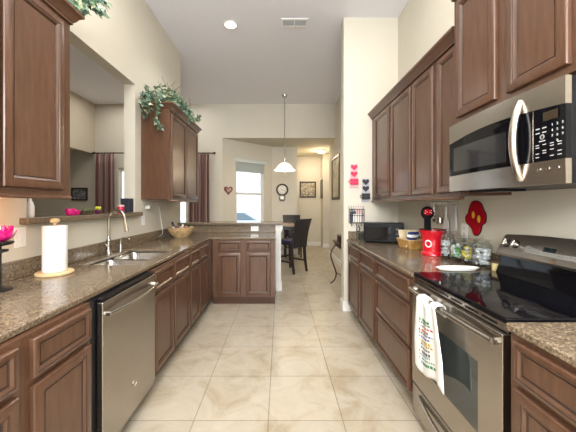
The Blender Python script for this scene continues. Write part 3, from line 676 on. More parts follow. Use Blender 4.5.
# ------------------------------------------------------------------ ledge items seen by the pass-through
LZ = 1.2725
def flowerpot(y, label):
    t = thing('glass_flower_votive', label, 'candle holder', (LW-.02, y, LZ), 0, 'magenta votives on the pass-through ledge')
    MB().lathe([(.022, 0), (.026, .003), (.034, .03), (.033, .05), (.029, .05), (.027, .01), (.001, .01)], n=18).build('cup', PINK, t)
    return t
flowerpot(2.19, 'larger magenta cup leftmost on the pass-through ledge')
flowerpot(2.255, 'small magenta cup second from the left on the pass-through ledge').scale = (.8, .8, .8)
GREEN = mat('olive_leaf', (.10, .13, .04), .6); YEL = mat('yellow_green_petal', (.55, .55, .05), .5)
tr = thing('moss_planter', 'low dark planter with olive moss on the pass-through ledge', 'planter', (LW-.03, 2.37, LZ))
MB().box(-.03, .03, -.075, .075, 0, .03).build('tray', mat('dark_brown_tray', (.05, .03, .02), .5), tr, bevel=.004)
m1 = MB(); rnd = random.Random(5)
for k in range(26): m1.ball((rnd.uniform(-.022, .022), rnd.uniform(-.065, .065), .034), rnd.uniform(.008, .014), n=8)
m1.build('moss', GREEN, tr)
cy = thing('yellow_flower_pot', 'small dark pot holding a yellow-green bloom on the pass-through ledge', 'flower pot', (LW-.02, 2.52, LZ))
MB().lathe([(.018, 0), (.026, .03), (.024, .032), (.001, .028)], n=16).build('pot', mat('plum_pot', (.10, .02, .06), .4), cy)
m1 = MB()
for k in range(9):
    a = k*2.4; m1.ball((.014*math.cos(a), .014*math.sin(a), .044+.004*(k % 3)), .013, n=8)
m1.build('bloom', YEL, cy)
rc = thing('red_jar_candle', 'red jar candle with pale top on the pass-through ledge behind the tap', 'candle', (LW-.03, 2.90, LZ))
MB().lathe([(.030, 0), (.033, .004), (.033, .055), (.030, .06), (.001, .058)], n=20).build('jar', mat('raspberry_wax', (.5, .01, .05), .2, coat=.5), rc)
MB().lathe([(.034, .060), (.034, .075), (.012, .080), (.001, .081)], n=20).build('lid', mat('pink_lid', (.75, .45, .45), .3), rc)
sp2 = thing('black_speaker', 'upright black box standing at the far end of the pass-through ledge', 'speaker', (LW-.04, 3.04, LZ))
MB().box(-.045, .045, -.045, .045, 0, .145).build('case', mat('dark_slate_plastic', (.03, .035, .05), .5), sp2, bevel=.004)
wb = thing('white_pump_bottle', 'white bottle with narrow top at the near end of the pass-through ledge', 'bottle', (LW-.04, 1.86, LZ))
MB().lathe([(.021, 0), (.023, .006), (.023, .07), (.016, .095), (.009, .105), (.009, .14), (.001, .141)], n=18).build('body', WHITEP, wb)

# ------------------------------------------------------------------ things on the right worktop
WT = 0.9145
to = thing('toaster_oven', 'black countertop toaster oven at the far end of the right worktop', 'toaster oven', (1.205, 3.35, WT), -.40)
# local: front at -y
MB().box(-.215, .215, -.10, .13, .012, .228).build('case', BLACKP, to, bevel=.010)
MB().box(-.195, .085, -.106, -.098, .035, .19).build('door', BLACKG, to, bevel=.002)
MB().tube([(-.17, -.115, .178), (-.055, -.128, .178), (.06, -.115, .178)], .006).build('handle', BLACKP, to)
m1 = MB()
for z in (.06, .11, .16): m1.lathe([(.016, 0), (.015, .012), (.001, .012)], M=Matrix.Translation((.15, -.10, z)) @ Matrix.Rotation(PI/2, 4, 'X'), n=16)
m1.build('knob', mat('grey_knob', (.10, .10, .11), .35), to)
m1 = MB()
for x in (-.19, .19):
    for y in (-.09, .11): m1.lathe([(.012, 0), (.012, .013)], (x, y, 0), n=12)
m1.build('foot', BLACKP, to)
TUMB = clear_glass('tumbler_glass', (.88, .92, .92), .45)
# glass cups
for i, (x, y, lab) in enumerate(((.935, 3.47, 'clear glass tumbler nearest the worktop edge by the wall end'), (1.01, 3.53, 'clear glass tumbler in the middle of the three by the wall end'), (1.075, 3.58, 'clear glass tumbler closest to the toaster oven'))):
    g = thing('glass_tumbler', lab, 'glass', (x, y, WT), 0, 'clear tumblers at the far end of the right worktop')
    MB().lathe([(.024, 0), (.026, .003), (.032, .095), (.0295, .095), (.024, .008), (.001, .008)], n=20).build('cup', TUMB, g)
# bread basket
rb = thing('square_basket', 'honey wicker basket with packets in front of the red canister', 'basket', (1.325, 2.93, WT), .12)
m1 = MB(); H = .085
for j in range(7):
    v = (j+.5)/7; a, b = .060+.018*v, .105+.020*v; pts = rrect(-a, a, -b, b, .02, v*H, 5)
    pts = [(x*(1+.03*(1 if (k+j) % 2 else -1)), y*(1+.02*(1 if (k+j) % 2 else -1)), z) for k, (x, y, z) in enumerate(pts)]; m1.tube(pts, .0072, 6, closed=True)
m1.box(-.06, .06, -.10, .10, .002, .008); m1.build('weave', noise_col(mat('honey_wicker', rough=.7), [(.35, .17, .04), (.60, .36, .11)], 30.0), rb)
m1 = MB(); m1.tube(rrect(-.080, .080, -.127, .127, .02, H+.002, 5), .006, 8, closed=True); m1.build('rim', BIRCH, rb)
CREAM = mat('cream_wrapper', (.62, .52, .34), .6); STRI = mat('navy_wrapper', (.03, .04, .16), .4)
for k, (dx, dy, c, lab) in enumerate(((-.02, .06, CREAM, 'cream snack packet at the far side of the honey basket'), (.02, .0, CREAM, 'crumpled cream packet in the middle of the honey basket'), (-.02, -.06, STRI, 'navy and white packet at the near side of the honey basket'))):
    m1 = MB(); M = Matrix.Rotation(.35*(k-1), 4, 'X')
    rs = []
    for q in range(7):
        u = q/6; wv = .052*(1-.1*math.sin(PI*u*2)); th = .020*math.sin(PI*u)+.0015
        rs.append([M @ Vector((-wv, -.001, u*.165)), M @ Vector((-wv*.5, -th, u*.165)), M @ Vector((wv*.5, -th*.9, u*.165)), M @ Vector((wv, .001, u*.165)), M @ Vector((wv*.5, th, u*.165)), M @ Vector((-wv*.5, th, u*.165))])
    m1.rings(rs, mis=[0 if q % 2 else 1 for q in range(7)]); o = m1.build('snack_packet', [c, WHITEP if c is STRI else c]); o.location = (1.325+dx, 2.93+dy, WT+.018); tag(o, lab, 'packet', 'packets in the honey basket')
# red canister
RED = mat('red_enamel', (.62, .006, .02), .18, coat=.6)
cn = thing('red_canister', 'large red flared canister with white ring emblem holding utensils', 'canister', (1.340, 2.53, WT)); cn.scale = (.87, .87, .97)
MB().lathe([(.108, 0), (.112, .004), (.108, .022), (.096, .035), (.094, .06), (.100, .13), (.112, .185), (.124, .205), (.124, .222), (.116, .222), (.108, .19), (.094, .13), (.088, .04), (.001, .035)], n=40).build('pot', RED, cn)
MB().lathe([(.1175, .2225), (.1245, .2225), (.1245, .2305), (.1175, .2305), (.1175, .2225)], n=40, cap0=False, cap1=False).build('rim', mat('dark_maroon_rim', (.05, .005, .008), .25), cn)
def on_cyl(ang, z, r): return Vector((r*math.cos(ang), r*math.sin(ang), z))
m1 = MB(); rs = []
for r in (.022, .034):
    rs.append([on_cyl(-2.45+r*math.cos(t)/.10, .105+r*math.sin(t), .0985+.0015+.022*max(0, math.sin(t))*r/.1) for t in [2*PI*k/28 for k in range(28)]])
m1.rings(rs, cap0=False, cap1=False); o = m1.build('ring_emblem', mat('white_enamel', (.8, .8, .8), .2), cn); s_ = o.modifiers.new('thick', 'SOLIDIFY'); s_.thickness = .002
# utensil in the canister
ut = thing('black_spatula', 'black spatula with a round head carrying a red spotted patch upright in the red canister', 'spatula', (1.350, 2.53, WT+.05))
MB().tube([(-.02, .02, 0), (-.035, .02, .12), (-.045, .02, .17)], .008).build('handle', BLACKP, ut)
m1 = MB().box(-.075, -.015, .012, .024, .165, .27); m1.build('blade', BLACKP, ut, bevel=.004)
m1 = MB(); m1.lathe([(.001, -.008), (.055, -.006), (.060, 0), (.055, .006), (.001, .008)], M=Matrix.Translation((-.045, .018, .315)) @ Matrix.Rotation(PI/2, 4, 'X'), n=28); hd_ = m1.build('head', BLACKP, ut)
m1 = MB()
m1.lathe([(1, 0), (.92, .004), (.01, .006)], M=Matrix.Translation((-.045, .010, .322)) @ Matrix.Rotation(PI/2, 4, 'X'), n=24, sx=.040, sy=.028); bw = m1.build('red_patch', RED, ut)
m1 = MB()
for x, z in ((-.025, .010), (-.028, -.012), (.024, .012), (.028, -.010), (-.012, -.001), (.014, -.004)): m1.lathe([(.0045, 0), (.004, .001), (.001, .001)], M=Matrix.Translation((-.045+x, .0018, .325+z)) @ Matrix.Rotation(PI/2, 4, 'X'), n=10)
m1.build('spots', WHITEP, bw)

# glass jars
def jar(x, y, r, h, fill, kind, label):
    t = thing('glass_jar', label, 'jar', (x, y, WT), 0, 'clear glass jars beside the range')
    MB().lathe([(r*.86, 0), (r*.97, .006), (r, .02), (r, h*.70), (r*.93, h*.78), (r*.74, h*.84), (r*.74, h*.90), (r*.70, h*.90), (r*.70, h*.83), (r*.9, h*.77), (r*.965, h*.69), (r*.965, .02), (r*.85, .008), (.001, .008)], n=30).build('glass_body', GLASS, t)
    ld = MB().lathe([(r*.68, h*.90), (r*.82, h*.905), (r*.84, h*.93), (r*.70, h*.95), (r*.2, h*.965), (r*.14, h*.98), (r*.22, h*1.02), (r*.2, h*1.05), (.001, h*1.06)], n=24).build('lid', GLASS, t)
    rnd = random.Random(int(x*1000+y*777)); m1 = MB()
    for k in range(80):
        a = rnd.uniform(0, 2*PI); q = r*.74*math.sqrt(rnd.random()); z = rnd.uniform(.03, h*.62); mi = rnd.choice(kind)
        M = Matrix.Translation((q*math.cos(a), q*math.sin(a), z)) @ Matrix.Rotation(rnd.uniform(0, 6), 4, 'Z') @ Matrix.Rotation(rnd.uniform(0, 6), 4, 'X')
        s = r*.24; m1.box(-s, s, -s*.6, s*.6, -s*.45, s*.45, mi=mi, M=M)
    o = m1.build('contents', fill, t, bevel=.002); o['kind'] = 'stuff'
    return t
WPK = mat('white_packets', (.72, .72, .72), .5); GRN = mat('green_packets', (.12, .42, .05), .5); YLW = mat('yellow_packets', (.80, .62, .03), .5); GRY = mat('grey_pods', (.42, .42, .46), .4); BLU = mat('pale_blue_packets', (.42, .50, .66), .5)
FILL = [WPK, GRN, YLW, GRY, BLU]
jar(1.370, 2.350, .055, .235, FILL, (0, 0, 0, 4), 'tall glass jar of white packets standing closest to the red canister')
jar(1.380, 2.232, .056, .220, FILL, (0, 0, 1, 3, 4), 'glass jar with green and white packets, second from the red canister')
jar(1.385, 2.118, .050, .200, FILL, (2, 2, 2, 3, 0), 'small glass jar filled with yellow packets')
jar(1.400, 1.998, .060, .210, FILL, (0, 0, 3, 3), 'glass jar with grey and white pods next to the yellow candle')
# candle
cd = thing('cream_jar_candle', 'small cream-yellow jar candle on the worktop beside the range control panel', 'candle', (1.440, 1.905, WT))
MB().lathe([(.030, 0), (.033, .004), (.033, .052), (.001, .052)], n=24).build('jar', mat('pale_yellow_wax', (.72, .60, .30), .35, coat=.4), cd)
MB().lathe([(.034, .053), (.034, .064), (.001, .066)], n=24).build('lid', mat('bronze_lid', (.16, .09, .05), .35, .6), cd)
# spoon rest / platter
WC = mat('white_ceramic', (.80, .79, .76), .15, coat=.5)
sr = thing('oval_platter', 'long white ceramic spoon rest lying on the right worktop by the range', 'spoon rest', (1.185, 1.925, WT))
MB().lathe([(.5, 0), (.85, .004), (1.0, .020), (.97, .022), (.83, .008), (.4, .005), (.001, .005)], n=40, sx=.145, sy=.048).build('dish', WC, sr)
m1 = MB()
for x, y in ((-.02, .0), (.075, -.01), (.09, .012)): m1.lathe([(.008, 0), (.007, .001), (.001, .001)], (x, y, .0085), n=10)
m1.build('painted_dots', mat('red_paint', (.6, .05, .03), .4), sr)

# red pot holder hanging on the right wall
QR = noise_col(mat('red_quilted_cloth', rough=.9, spec=.1), [(.36, .004, .015), (.46, .008, .02)], 40.0, bump=.4)
PHD = thing('pot_holder', 'red lobed pot holder with two yellow ovals hanging on the right wall', 'pot holder', (RW, 1.0, 0))
def closed_smooth(pts, n=6):
    out = []; m = len(pts)
    for i in range(m):
        a, b, c, d = [Vector(pts[(i+k-1) % m]) for k in range(4)]
        for k in range(n):
            t = k/n; out.append(0.5*((2*b)+(c-a)*t+(2*a-5*b+4*c-d)*t*t+(3*b-a-3*c+d)*t**3))
    return out
def wall_pt(px, py, X): Y = X*FPX/(px-VX); return (Y, CAMZ-(py-VY)*Y/FPX)
PHD.location = (RW, 2.19, 1.235); PHD.scale = (1, .98, .88)
outl = [(.045, .155), (.0, .165), (-.050, .145), (-.085, .085), (-.105, .05), (-.10, -.01), (-.065, -.04), (-.050, -.09), (-.015, -.130), (.025, -.125), (.045, -.085), (.075, -.055), (.115, -.03), (.125, .02), (.095, .055), (.075, .11)]
# local y along the wall (away from camera), z up
poly = closed_smooth([(0, y, z) for y, z in outl])
m1 = MB(); rs = []
for s_, d in ((.97, 0.001), (1.0, .004), (1.0, .009), (.93, .012), (.90, .015)): rs.append([(-d, p.y*s_, p.z*s_) for p in poly])
m1.rings(rs); m1.build('quilted_pad', QR, PHD)
m1 = MB(); m1.tube([(-.008, p.y*1.005, p.z*1.005) for p in poly], .0045, 6, closed=True); m1.build('piping', mat('black_cherry_piping', (.04, .002, .006), .8), PHD)
m1 = MB()
for y, z in ((.022, .045), (-.040, .012)): m1.lathe([(1, 0), (.85, .004), (.01, .005)], M=Matrix.Translation((-.0150, y, z)) @ Matrix.Rotation(-PI/2, 4, 'Y'), n=20, sx=.032, sy=.016)
m1.build('oval_patch', mat('golden_yellow_cloth', (.72, .45, .03), .8), PHD)

# hanging measuring spoons and gloves between canister and pot holder
HK = thing('utensil_rack', 'steel hook rail on the right wall above the glass jars', 'rack', (RW, 2.66, 1.365))
MB().box(-.012, -.001, -.24, .20, -.008, .008).build('rail', NICKEL, HK, bevel=.002)
for q in (-.20, -.10, 0.0, .10): MB().tube(smooth([(-.012, q, 0), (-.030, q, -.005), (-.032, q, -.025), (-.022, q, -.032), (-.016, q, -.022)], 3), .0022, 6).build('hook', NICKEL, HK)
def hung(y, shape, m, label, name, cat, z=1.338):
    t = thing(name, label, cat, (RW-.024, y, z), 0, 'utensils hanging on the rail')
    for nm, b in shape: b.build(nm, m, t)
    return t
sp_ = MB().tube([(0, 0, 0), (0, 0, -.09)], [.004, .005]); bw_ = MB().ball((0, 0, -.12), .030, sx=.35, sz=1.2)
hung(2.76, (('handle', sp_), ('bowl', bw_)), NICKEL, 'steel ladle hanging on the rail nearest the spatula', 'ladle', 'ladle')
cupm = MB().lathe([(.026, -.16), (.030, -.155), (.032, -.105), (.029, -.105), (.027, -.15), (.001, -.152)], n=20)
hung(2.66, (('cup', cupm), ('handle', MB().tube([(0, 0, 0), (.028, 0, -.06), (.030, 0, -.105)], .004))), NICKEL, 'small steel measuring cup with long handle on the rail', 'measuring_cup', 'measuring cup')
spt = MB(); spt.rings([[(-.003, -w, z), (.003, -w, z), (.003, w, z), (-.003, w, z)] for w, z in ((.012, -.10), (.036, -.125), (.040, -.19), (.034, -.225), (.030, -.23))])
hung(2.56, (('handle', MB().tube([(0, 0, 0), (0, 0, -.11)], [.006, .009])), ('blade', spt)), WC, 'white-headed turner hanging in the middle of the rail', 'turner', 'spatula')
mit = MB(); mo = closed_smooth([(0, .03, 0), (0, -.03, 0), (0, -.038, -.09), (0, -.045, -.17), (0, -.02, -.21), (0, .02, -.20), (0, .03, -.14), (0, .055, -.12), (0, .06, -.08), (0, .035, -.06)], 4)
mit.rings([[(-d, p.y*k, p.z) for p in mo] for k, d in ((.9, -.01), (1, -.004), (1, .004), (.9, .01))])
hung(2.45, (('mitt', mit),), mat('grey_white_cloth', (.55, .54, .52), .9), 'pale grey oven mitt hanging on the rail nearest the pot holder', 'oven_mitt', 'oven mitt')
outlet((RW, 2.335, 1.14), -PI/2, 'white wall outlet behind the glass jars on the right wall')

# ------------------------------------------------------------------ wall decorations on the wall end (faces the camera)
YW = 3.66
WSIGN = mat('pale_pink_board', (.80, .45, .50), .6); REDB = mat('bright_red_paint', (.72, .02, .08), .4); BLKB = mat('black_paint', (.015, .015, .018), .4); GRYB = mat('grey_white_board', (.45, .45, .50), .6)
def heart(mb, cx, cz, s, y0, y1, mi=0):
    pts = []
    for k in range(24):
        t = 2*PI*k/24; pts.append((cx+s*16*math.sin(t)**3/17, cz+s*(13*math.cos(t)-5*math.cos(2*t)-2*math.cos(3*t)-math.cos(4*t))/17))
    mb.rings([[(x, y, z) for x, z in pts] for y in (y0, y1)], mi)
def plaque(px, z, main, back, label):
    t = thing('wall_plaque', label, 'wall decoration', (px, YW-.0015, z), 0, 'stacked-heart plaques on the wall end')
    MB().box(-.055, .055, -.012, 0, -.13, .0).build('board', back, t, bevel=.003)
    MB().box(-.045, .045, -.010, 0, .001, .17).build('stem', back, t, bevel=.002)
    m1 = MB(); heart(m1, 0, .040, .046, -.020, -.0125); heart(m1, 0, .125, .046, -.020, -.0125); m1.build('heart', main, t)
    MB().box(-.048, .048, -.045, -.0125, -.095, -.02).build('cup_pocket', main, t, bevel=.004)
    m1 = MB().tube([(-.048, -.03, -.035)]+[(-.048-.028*math.sin(PI*k/8), -.03, -.035-.045*k/8) for k in range(1, 9)], .004, 6); m1.build('cup_handle', main, t)
plaque(.938, 1.70, REDB, WSIGN, 'red plaque of two hearts over a cup on the wall end')
plaque(1.085, 1.515, BLKB, GRYB, 'black plaque of two hearts over a cup, below right of the red one')
mr = thing('mail_rack', 'black wire letter rack stuffed with papers on the wall end', 'letter rack', (.965, YW-.0015, 1.235))
m1 = MB()
for z in (-.11, -.02, .06): m1.tube([(-.09, 0, z), (-.09, -.06, z), (.09, -.06, z), (.09, 0, z)], .004, 6)
for k in range(7): x = -.09+.03*k; m1.tube([(x, -.004, .10), (x, -.004, -.11), (x, -.06, -.11), (x, -.06, .06)], .0028, 6)
for x in (-.06, 0, .06): m1.tube([(x, -.01, -.11), (x, -.035, -.14), (x, -.03, -.155), (x, -.015, -.145)], .003, 6)
m1.build('wire_frame', IRON, mr)
for x, w, h, y, ry, c, lab in ((-.04, .06, .17, -.020, .08, (.35, .34, .36), 'grey letter at the left of the black wire rack'), (.035, .09, .19, -.034, -.06, (.70, .50, .48), 'tall pink letter at the right of the black wire rack'), (.0, .10, .10, -.050, .03, (.75, .73, .68), 'small white card at the front of the black wire rack'), (-.045, .075, .135, -.040, -.04, (.06, .07, .10), 'dark blue folder at the front left of the black wire rack'), (.055, .05, .12, -.012, .05, (.10, .05, .05), 'dark maroon booklet at the back right of the black wire rack')):
    o = MB().box(-w/2, w/2, -.003, .003, 0, h).build('letter', mat('paper_tint_%d' % int(c[0]*100), c, .8)); o.location = (.965+x, YW-.0015+y, 1.235-.103); o.rotation_euler = (0, ry, 0); tag(o, lab, 'letter', 'papers in the wire rack')
bg_ = MB().tube(smooth([(.985, YW-.03, 1.095), (1.005, YW-.035, 1.05), (.99, YW-.03, 1.015), (.965, YW-.03, 1.03), (.975, YW-.03, 1.075)]), .006, 8).build('key_strap', BLACKP)
tag(bg_, 'black strap dangling from a hook under the letter rack', 'strap')

# ------------------------------------------------------------------ ivy garlands
IV = [mat('ivy_leaf_dark', (.045, .10, .06), .5), mat('ivy_leaf_mid', (.12, .22, .13), .5), mat('ivy_leaf_variegated', (.48, .52, .34), .5), mat('ivy_leaf_blue_green', (.16, .26, .21), .5)]
def leaf(mb, p, d, nrm, s, mi):
    d = d.normalized(); sd = d.cross(nrm).normalized(); nrm = sd.cross(d).normalized()
    sh = [(0, 0, 0), (.42, .12, .10), (.34, .48, .06), (.16, .62, .04), (0, 1.0, -.08), (-.16, .62, .04), (-.34, .48, .06), (-.42, .12, .10)]
    vs = [mb.bm.verts.new(p+(sd*a+d*b+nrm*c)*s) for a, b, c in sh]; c0 = mb.bm.verts.new(p+(d*.45-nrm*.06)*s)
    for i in range(len(vs)): f = mb.bm.faces.new((vs[i], vs[(i+1) % len(vs)], c0)); f.material_index = mi
def ivy(loc, spread, n, label, trails, seed, hgt):
    t = thing('ivy_garland', label, 'plant', loc, 0, 'artificial ivy on the left wall cabinets'); rnd = random.Random(seed); m1 = MB(); stm = MB()
    (x0, x1), (y0, y1) = spread
    for k in range(n):
        x = rnd.uniform(x0, x1); y = rnd.uniform(y0, y1); u = (y-y0)/(y1-y0)
        env = hgt*(.35+.65*math.sin(PI*min(1, max(0, u*1.0+.08)))**.6)*(.6+.4*math.sin(PI*(x-x0)/(x1-x0)))
        z = env*rnd.random()**.7
        d = Vector((rnd.uniform(-.6, 1), rnd.uniform(-1, 1), rnd.uniform(-.5, .9))); leaf(m1, Vector((x, y, z+.02)), d, Vector((rnd.uniform(-.2, 1), rnd.uniform(-1, .4), rnd.uniform(.0, 1))), rnd.uniform(.030, .058), rnd.choice((0, 1, 1, 1, 2, 2, 3, 3)))
    for k in range(n//10):
        x = rnd.uniform(x0, x1); y = rnd.uniform(y0, y1); stm.tube([(x, y, .0), (x+rnd.uniform(-.04, .06), y+rnd.uniform(-.08, .08), hgt*.5), (x+rnd.uniform(-.05, .12), y+rnd.uniform(-.15, .15), hgt*rnd.uniform(.7, 1.0))], .002, 5)
    for tr_ in trails:
        P = smooth(tr_, 8); stm.tube(P, .0022, 5)
        for q in P[2:]:
            for r_ in range(3): leaf(m1, q+Vector((rnd.uniform(-.01, .03), rnd.uniform(-.03, .03), rnd.uniform(-.02, .02))), Vector((rnd.uniform(-.2, .8), rnd.uniform(-1, 1), rnd.uniform(-1, .3))), Vector((1, rnd.uniform(-.8, .2), .4)), rnd.uniform(.032, .055), rnd.choice((0, 1, 1, 2, 3)))
    stm.build('vine_stems', mat('vine_stem', (.10, .10, .04), .7), t); m1.build('leaves', IV, t, recalc=False, angle=180)
ivy((-1.40, 3.28, 2.505), ((-.15, .16), (0.0, .95)), 900, 'green ivy garland on top of the far left wall cabinet past the pass-through',
    ([(-.10, .03, .03), (-.12, -.12, .06), (-.10, -.16, -.04), (-.09, -.15, -.18)], [(.05, .02, .03), (.06, -.10, .05), (.05, -.13, -.08), (.03, -.12, -.22), (.07, -.11, -.30)], [(.16, .35, .03), (.24, .36, .04), (.26, .36, -.04), (.255, .34, -.10)], [(-.05, .02, .03), (-.04, -.16, .12), (-.03, -.20, .02), (-.02, -.18, -.12)], [(.12, .85, .05), (.16, .95, .10), (.18, 1.0, .16)]), 11, .27)
ivy((-1.40, 1.18, 2.505), ((-.16, .12), (-.20, .52)), 560, 'green ivy garland on the large wall cabinet at the upper left picture edge',
    ([(-.12, .52, .02), (-.12, .59, .02), (-.11, .60, -.03)], [(-.05, .50, .03), (-.02, .62, .09), (-.02, .70, .12)], [(.05, .45, .05), (.09, .62, .12), (.10, .78, .20), (.10, .88, .24)], [(.0, .45, .05), (.04, .65, .18), (.07, .85, .30), (.08, .98, .37)], [(.08, .40, .05), (.13, .52, .03), (.14, .60, .05), (.13, .66, .12)], [(.08, .45, .02), (.12, .58, .10), (.15, .70, .17), (.14, .80, .16)]), 21, .24)

# ------------------------------------------------------------------ ceiling fixtures
rl = thing('recessed_light', 'glowing round recessed light in the high ceiling', 'ceiling light', (-.655, 3.81, HC-.0005))
MB().lathe([(.098, 0), (.098, -.006), (.086, -.008), (.072, -.002), (.072, 0)], n=36, cap0=False, cap1=False).build('trim_ring', WHITEP, rl)
MB().lathe([(.071, -.001), (.060, -.004), (.001, -.005)], n=30, cap0=False).build('lens', mat('lit_lens', (1, .95, .85), .5, emit=((1, .90, .72), 9)), rl)
s1 = bpy.data.lights.new('recessed_spot', 'SPOT'); s1.energy = 60; s1.color = NEUT; s1.spot_size = 2.2; s1.spot_blend = .6; s1.shadow_soft_size = .06
s1o = bpy.data.objects.new('recessed_spot', s1); COL.objects.link(s1o); s1o.location = (-.655, 3.81, HC-.03)
vt = thing('ceiling_vent', 'white slotted air vent in the high ceiling', 'vent', (.19, 3.76, HC-.0005))
VENTD = mat('vent_grey', (.30, .31, .35), .6)
m1 = MB().cells([-.175, -.150, -.006, .006, .150, .175], [-.085, -.062, .062, .085], lambda x, y: not ((.006 < abs(x) < .150) and abs(y) < .062), -.010, 0); m1.build('frame', WHITEP, vt, bevel=.002)
MB().box(-.152, .152, -.064, .064, -.002, -.0005).build('backing', VENTD, vt)
m1 = MB()
for sx in (-1, 1):
    for k in range(6): m1.box(-.070, .070, -.007, .007, -.001, .001, M=Matrix.Translation((sx*.078, -.052+.021*k, -.006)) @ Matrix.Rotation(.7, 4, 'X'))
m1.build('slat', WHITEP, vt)
# pendant
pd = thing('pendant_light', 'white glass bell pendant hanging on a long rod over the dining table', 'pendant lamp', (.10, 6.25, 0))
MB().lathe([(.001, HC-.05), (.05, HC-.04), (.06, HC-.001), (.001, HC-.0005)], n=24).build('canopy', NICKEL, pd)
MB().tube([(0, 0, HC-.04), (0, 0, 2.42)], .008, 8).build('rod', NICKEL, pd)
MB().lathe([(.006, 2.262), (.022, 2.268), (.026, 2.33), (.010, 2.345), (.010, 2.38), (.018, 2.39), (.010, 2.42)], n=16).build('finial', NICKEL, pd)
SH = mat('lit_opal_glass', (.95, .90, .80), .4, emit=((1.0, .84, .58), 1.5))
MB().lathe([(.82*a, 2.094+(z-2.094)*.82) for a, z in [(.022, 2.305), (.10, 2.28), (.17, 2.225), (.215, 2.155), (.250, 2.115), (.285, 2.10), (.280, 2.094), (.245, 2.106), (.205, 2.148), (.16, 2.215), (.095, 2.268), (.02, 2.295)]], n=44, cap0=False, cap1=False).build('lamp_shade', SH, pd)
MB().lathe([(.001, 2.065), (.030, 2.07), (.060, 2.088), (.08, 2.115), (.065, 2.15), (.001, 2.17)], n=30).build('bowl_diffuser', SH, pd)
p2 = bpy.data.lights.new('pendant_bulb', 'POINT'); p2.energy = 19; p2.color = (1, .80, .55); p2.shadow_soft_size = .05; p2o = bpy.data.objects.new('pendant_bulb', p2); COL.objects.link(p2o); p2o.location = (.10, 6.25, 2.02)
fm = thing('flush_light', 'glowing flush dome light on the low hall ceiling', 'ceiling light', (1.20, 8.35, LC-.0005)); fm.scale = (.82, .82, .82)
MB().lathe([(.17, 0), (.18, -.02), (.165, -.03), (.16, 0)], n=30, cap0=False, cap1=False).build('base', NICKEL, fm)
MB().lathe([(.162, -.024), (.15, -.06), (.11, -.09), (.05, -.105), (.001, -.108)], n=30, cap0=True).build('dome', mat('lit_dome', (1, .9, .7), .5, emit=((1, .78, .45), 3.0)), fm)
p3 = bpy.data.lights.new('flush_bulb', 'POINT'); p3.energy = 20; p3.color = (1, .78, .48); p3.shadow_soft_size = .08; p3o = bpy.data.objects.new('flush_bulb', p3); COL.objects.link(p3o); p3o.location = (1.17, 8.35, LC-.17)

# ------------------------------------------------------------------ curtains
def stripes():
    m = mat('striped_curtain_cloth', rough=.75, spec=.2); b = m.node_tree.nodes['Principled BSDF']
    at = N(m, 'ShaderNodeTexCoord'); sep = N(m, 'ShaderNodeSeparateXYZ'); mu = N(m, 'ShaderNodeMath'); mu.operation = 'MULTIPLY'; mu.inputs[1].default_value = 5.0
    fr = N(m, 'ShaderNodeMath'); fr.operation = 'FRACT'; cr = N(m, 'ShaderNodeValToRGB'); cr.color_ramp.interpolation = 'CONSTANT'
    L(m, at.outputs['UV'], sep.inputs[0]); L(m, sep.outputs['X'], mu.inputs[0]); L(m, mu.outputs[0], fr.inputs[0]); L(m, fr.outputs[0], cr.inputs[0])
    cs = [(0, (.20, .12, .10)), (.22, (.42, .32, .29)), (.38, (.27, .10, .09)), (.50, (.15, .09, .08)), (.66, (.36, .22, .18)), (.82, (.24, .16, .17))]
    e = cr.color_ramp.elements
    while len(e) < len(cs): e.new(.5)
    for i, (p, c) in enumerate(cs): e[i].position = p; e[i].color = (*c, 1)
    L(m, cr.outputs[0], b.inputs['Base Color']); return m
CUR = stripes()
def curtain(x0, x1, label, seed):
    t = thing('curtain', label, 'curtain', ((x0+x1)/2, YF-.10, 0), 0, 'striped curtains at the sliding door'); w = x1-x0; mb = MB(); nU = 90; nV = 10; uvs = {}
    rows = []
    for j in range(nV+1):
        v = j/nV; row = []
        for i in range(nU+1):
            u = i/nU; x = -w/2+u*w+.006*math.sin(v*5+u*9+seed); y = .042*math.sin(u*2*PI*6.5+seed+.25*math.sin(v*4))*(.75+.25*v)
            q = mb.bm.verts.new((x, y, 2.535-v*2.52)); row.append(q); uvs[q] = (u, v)
        rows.append(row)
    uvl = mb.bm.loops.layers.uv.new('UVMap')
    for a, b in zip(rows, rows[1:]):
        for i in range(nU):
            f = mb.bm.faces.new((a[i], a[i+1], b[i+1], b[i]))
            for l in f.loops: l[uvl].uv = uvs[l.vert]
    o = mb.build('cloth', CUR, t, angle=80); s = o.modifiers.new('thick', 'SOLIDIFY'); s.thickness = .003
    m1 = MB()
    for k in range(7): m1.lathe([(.017, -.004), (.021, -.004), (.021, .004), (.017, .004), (.017, -.004)], (-w/2+.03+k*(w-.06)/6, 0, 2.555), n=16, cap0=False, cap1=False, M=Matrix.Rotation(PI/2, 4, 'Y'))
    m1.build('ring', BRONZE, t)
curtain(-2.14, -1.64, 'striped red-brown curtain right of the sliding door, beside the far wall cabinet', 1.0)
curtain(-4.33, -3.85, 'striped brown curtain left of the sliding door, seen over the pass-through ledge', 2.3)
rd = thing('curtain_rod', 'dark curtain rod with end knobs above the sliding door', 'curtain rod', (0, YF-.10, 2.555))
MB().tube([(-4.33, 0, 0), (-1.56, 0, 0)], .013, 12).build('rod', BRONZE, rd)
MB().ball((-4.345, 0, 0), .030).ball((-1.53, 0, 0), .030).build('finial', BRONZE, rd)
m1 = MB()
for x in (-4.31, -2.95, -1.60): m1.box(x-.01, x+.01, 0, .098, -.008, .008)
m1.build('bracket', BRONZE, rd)

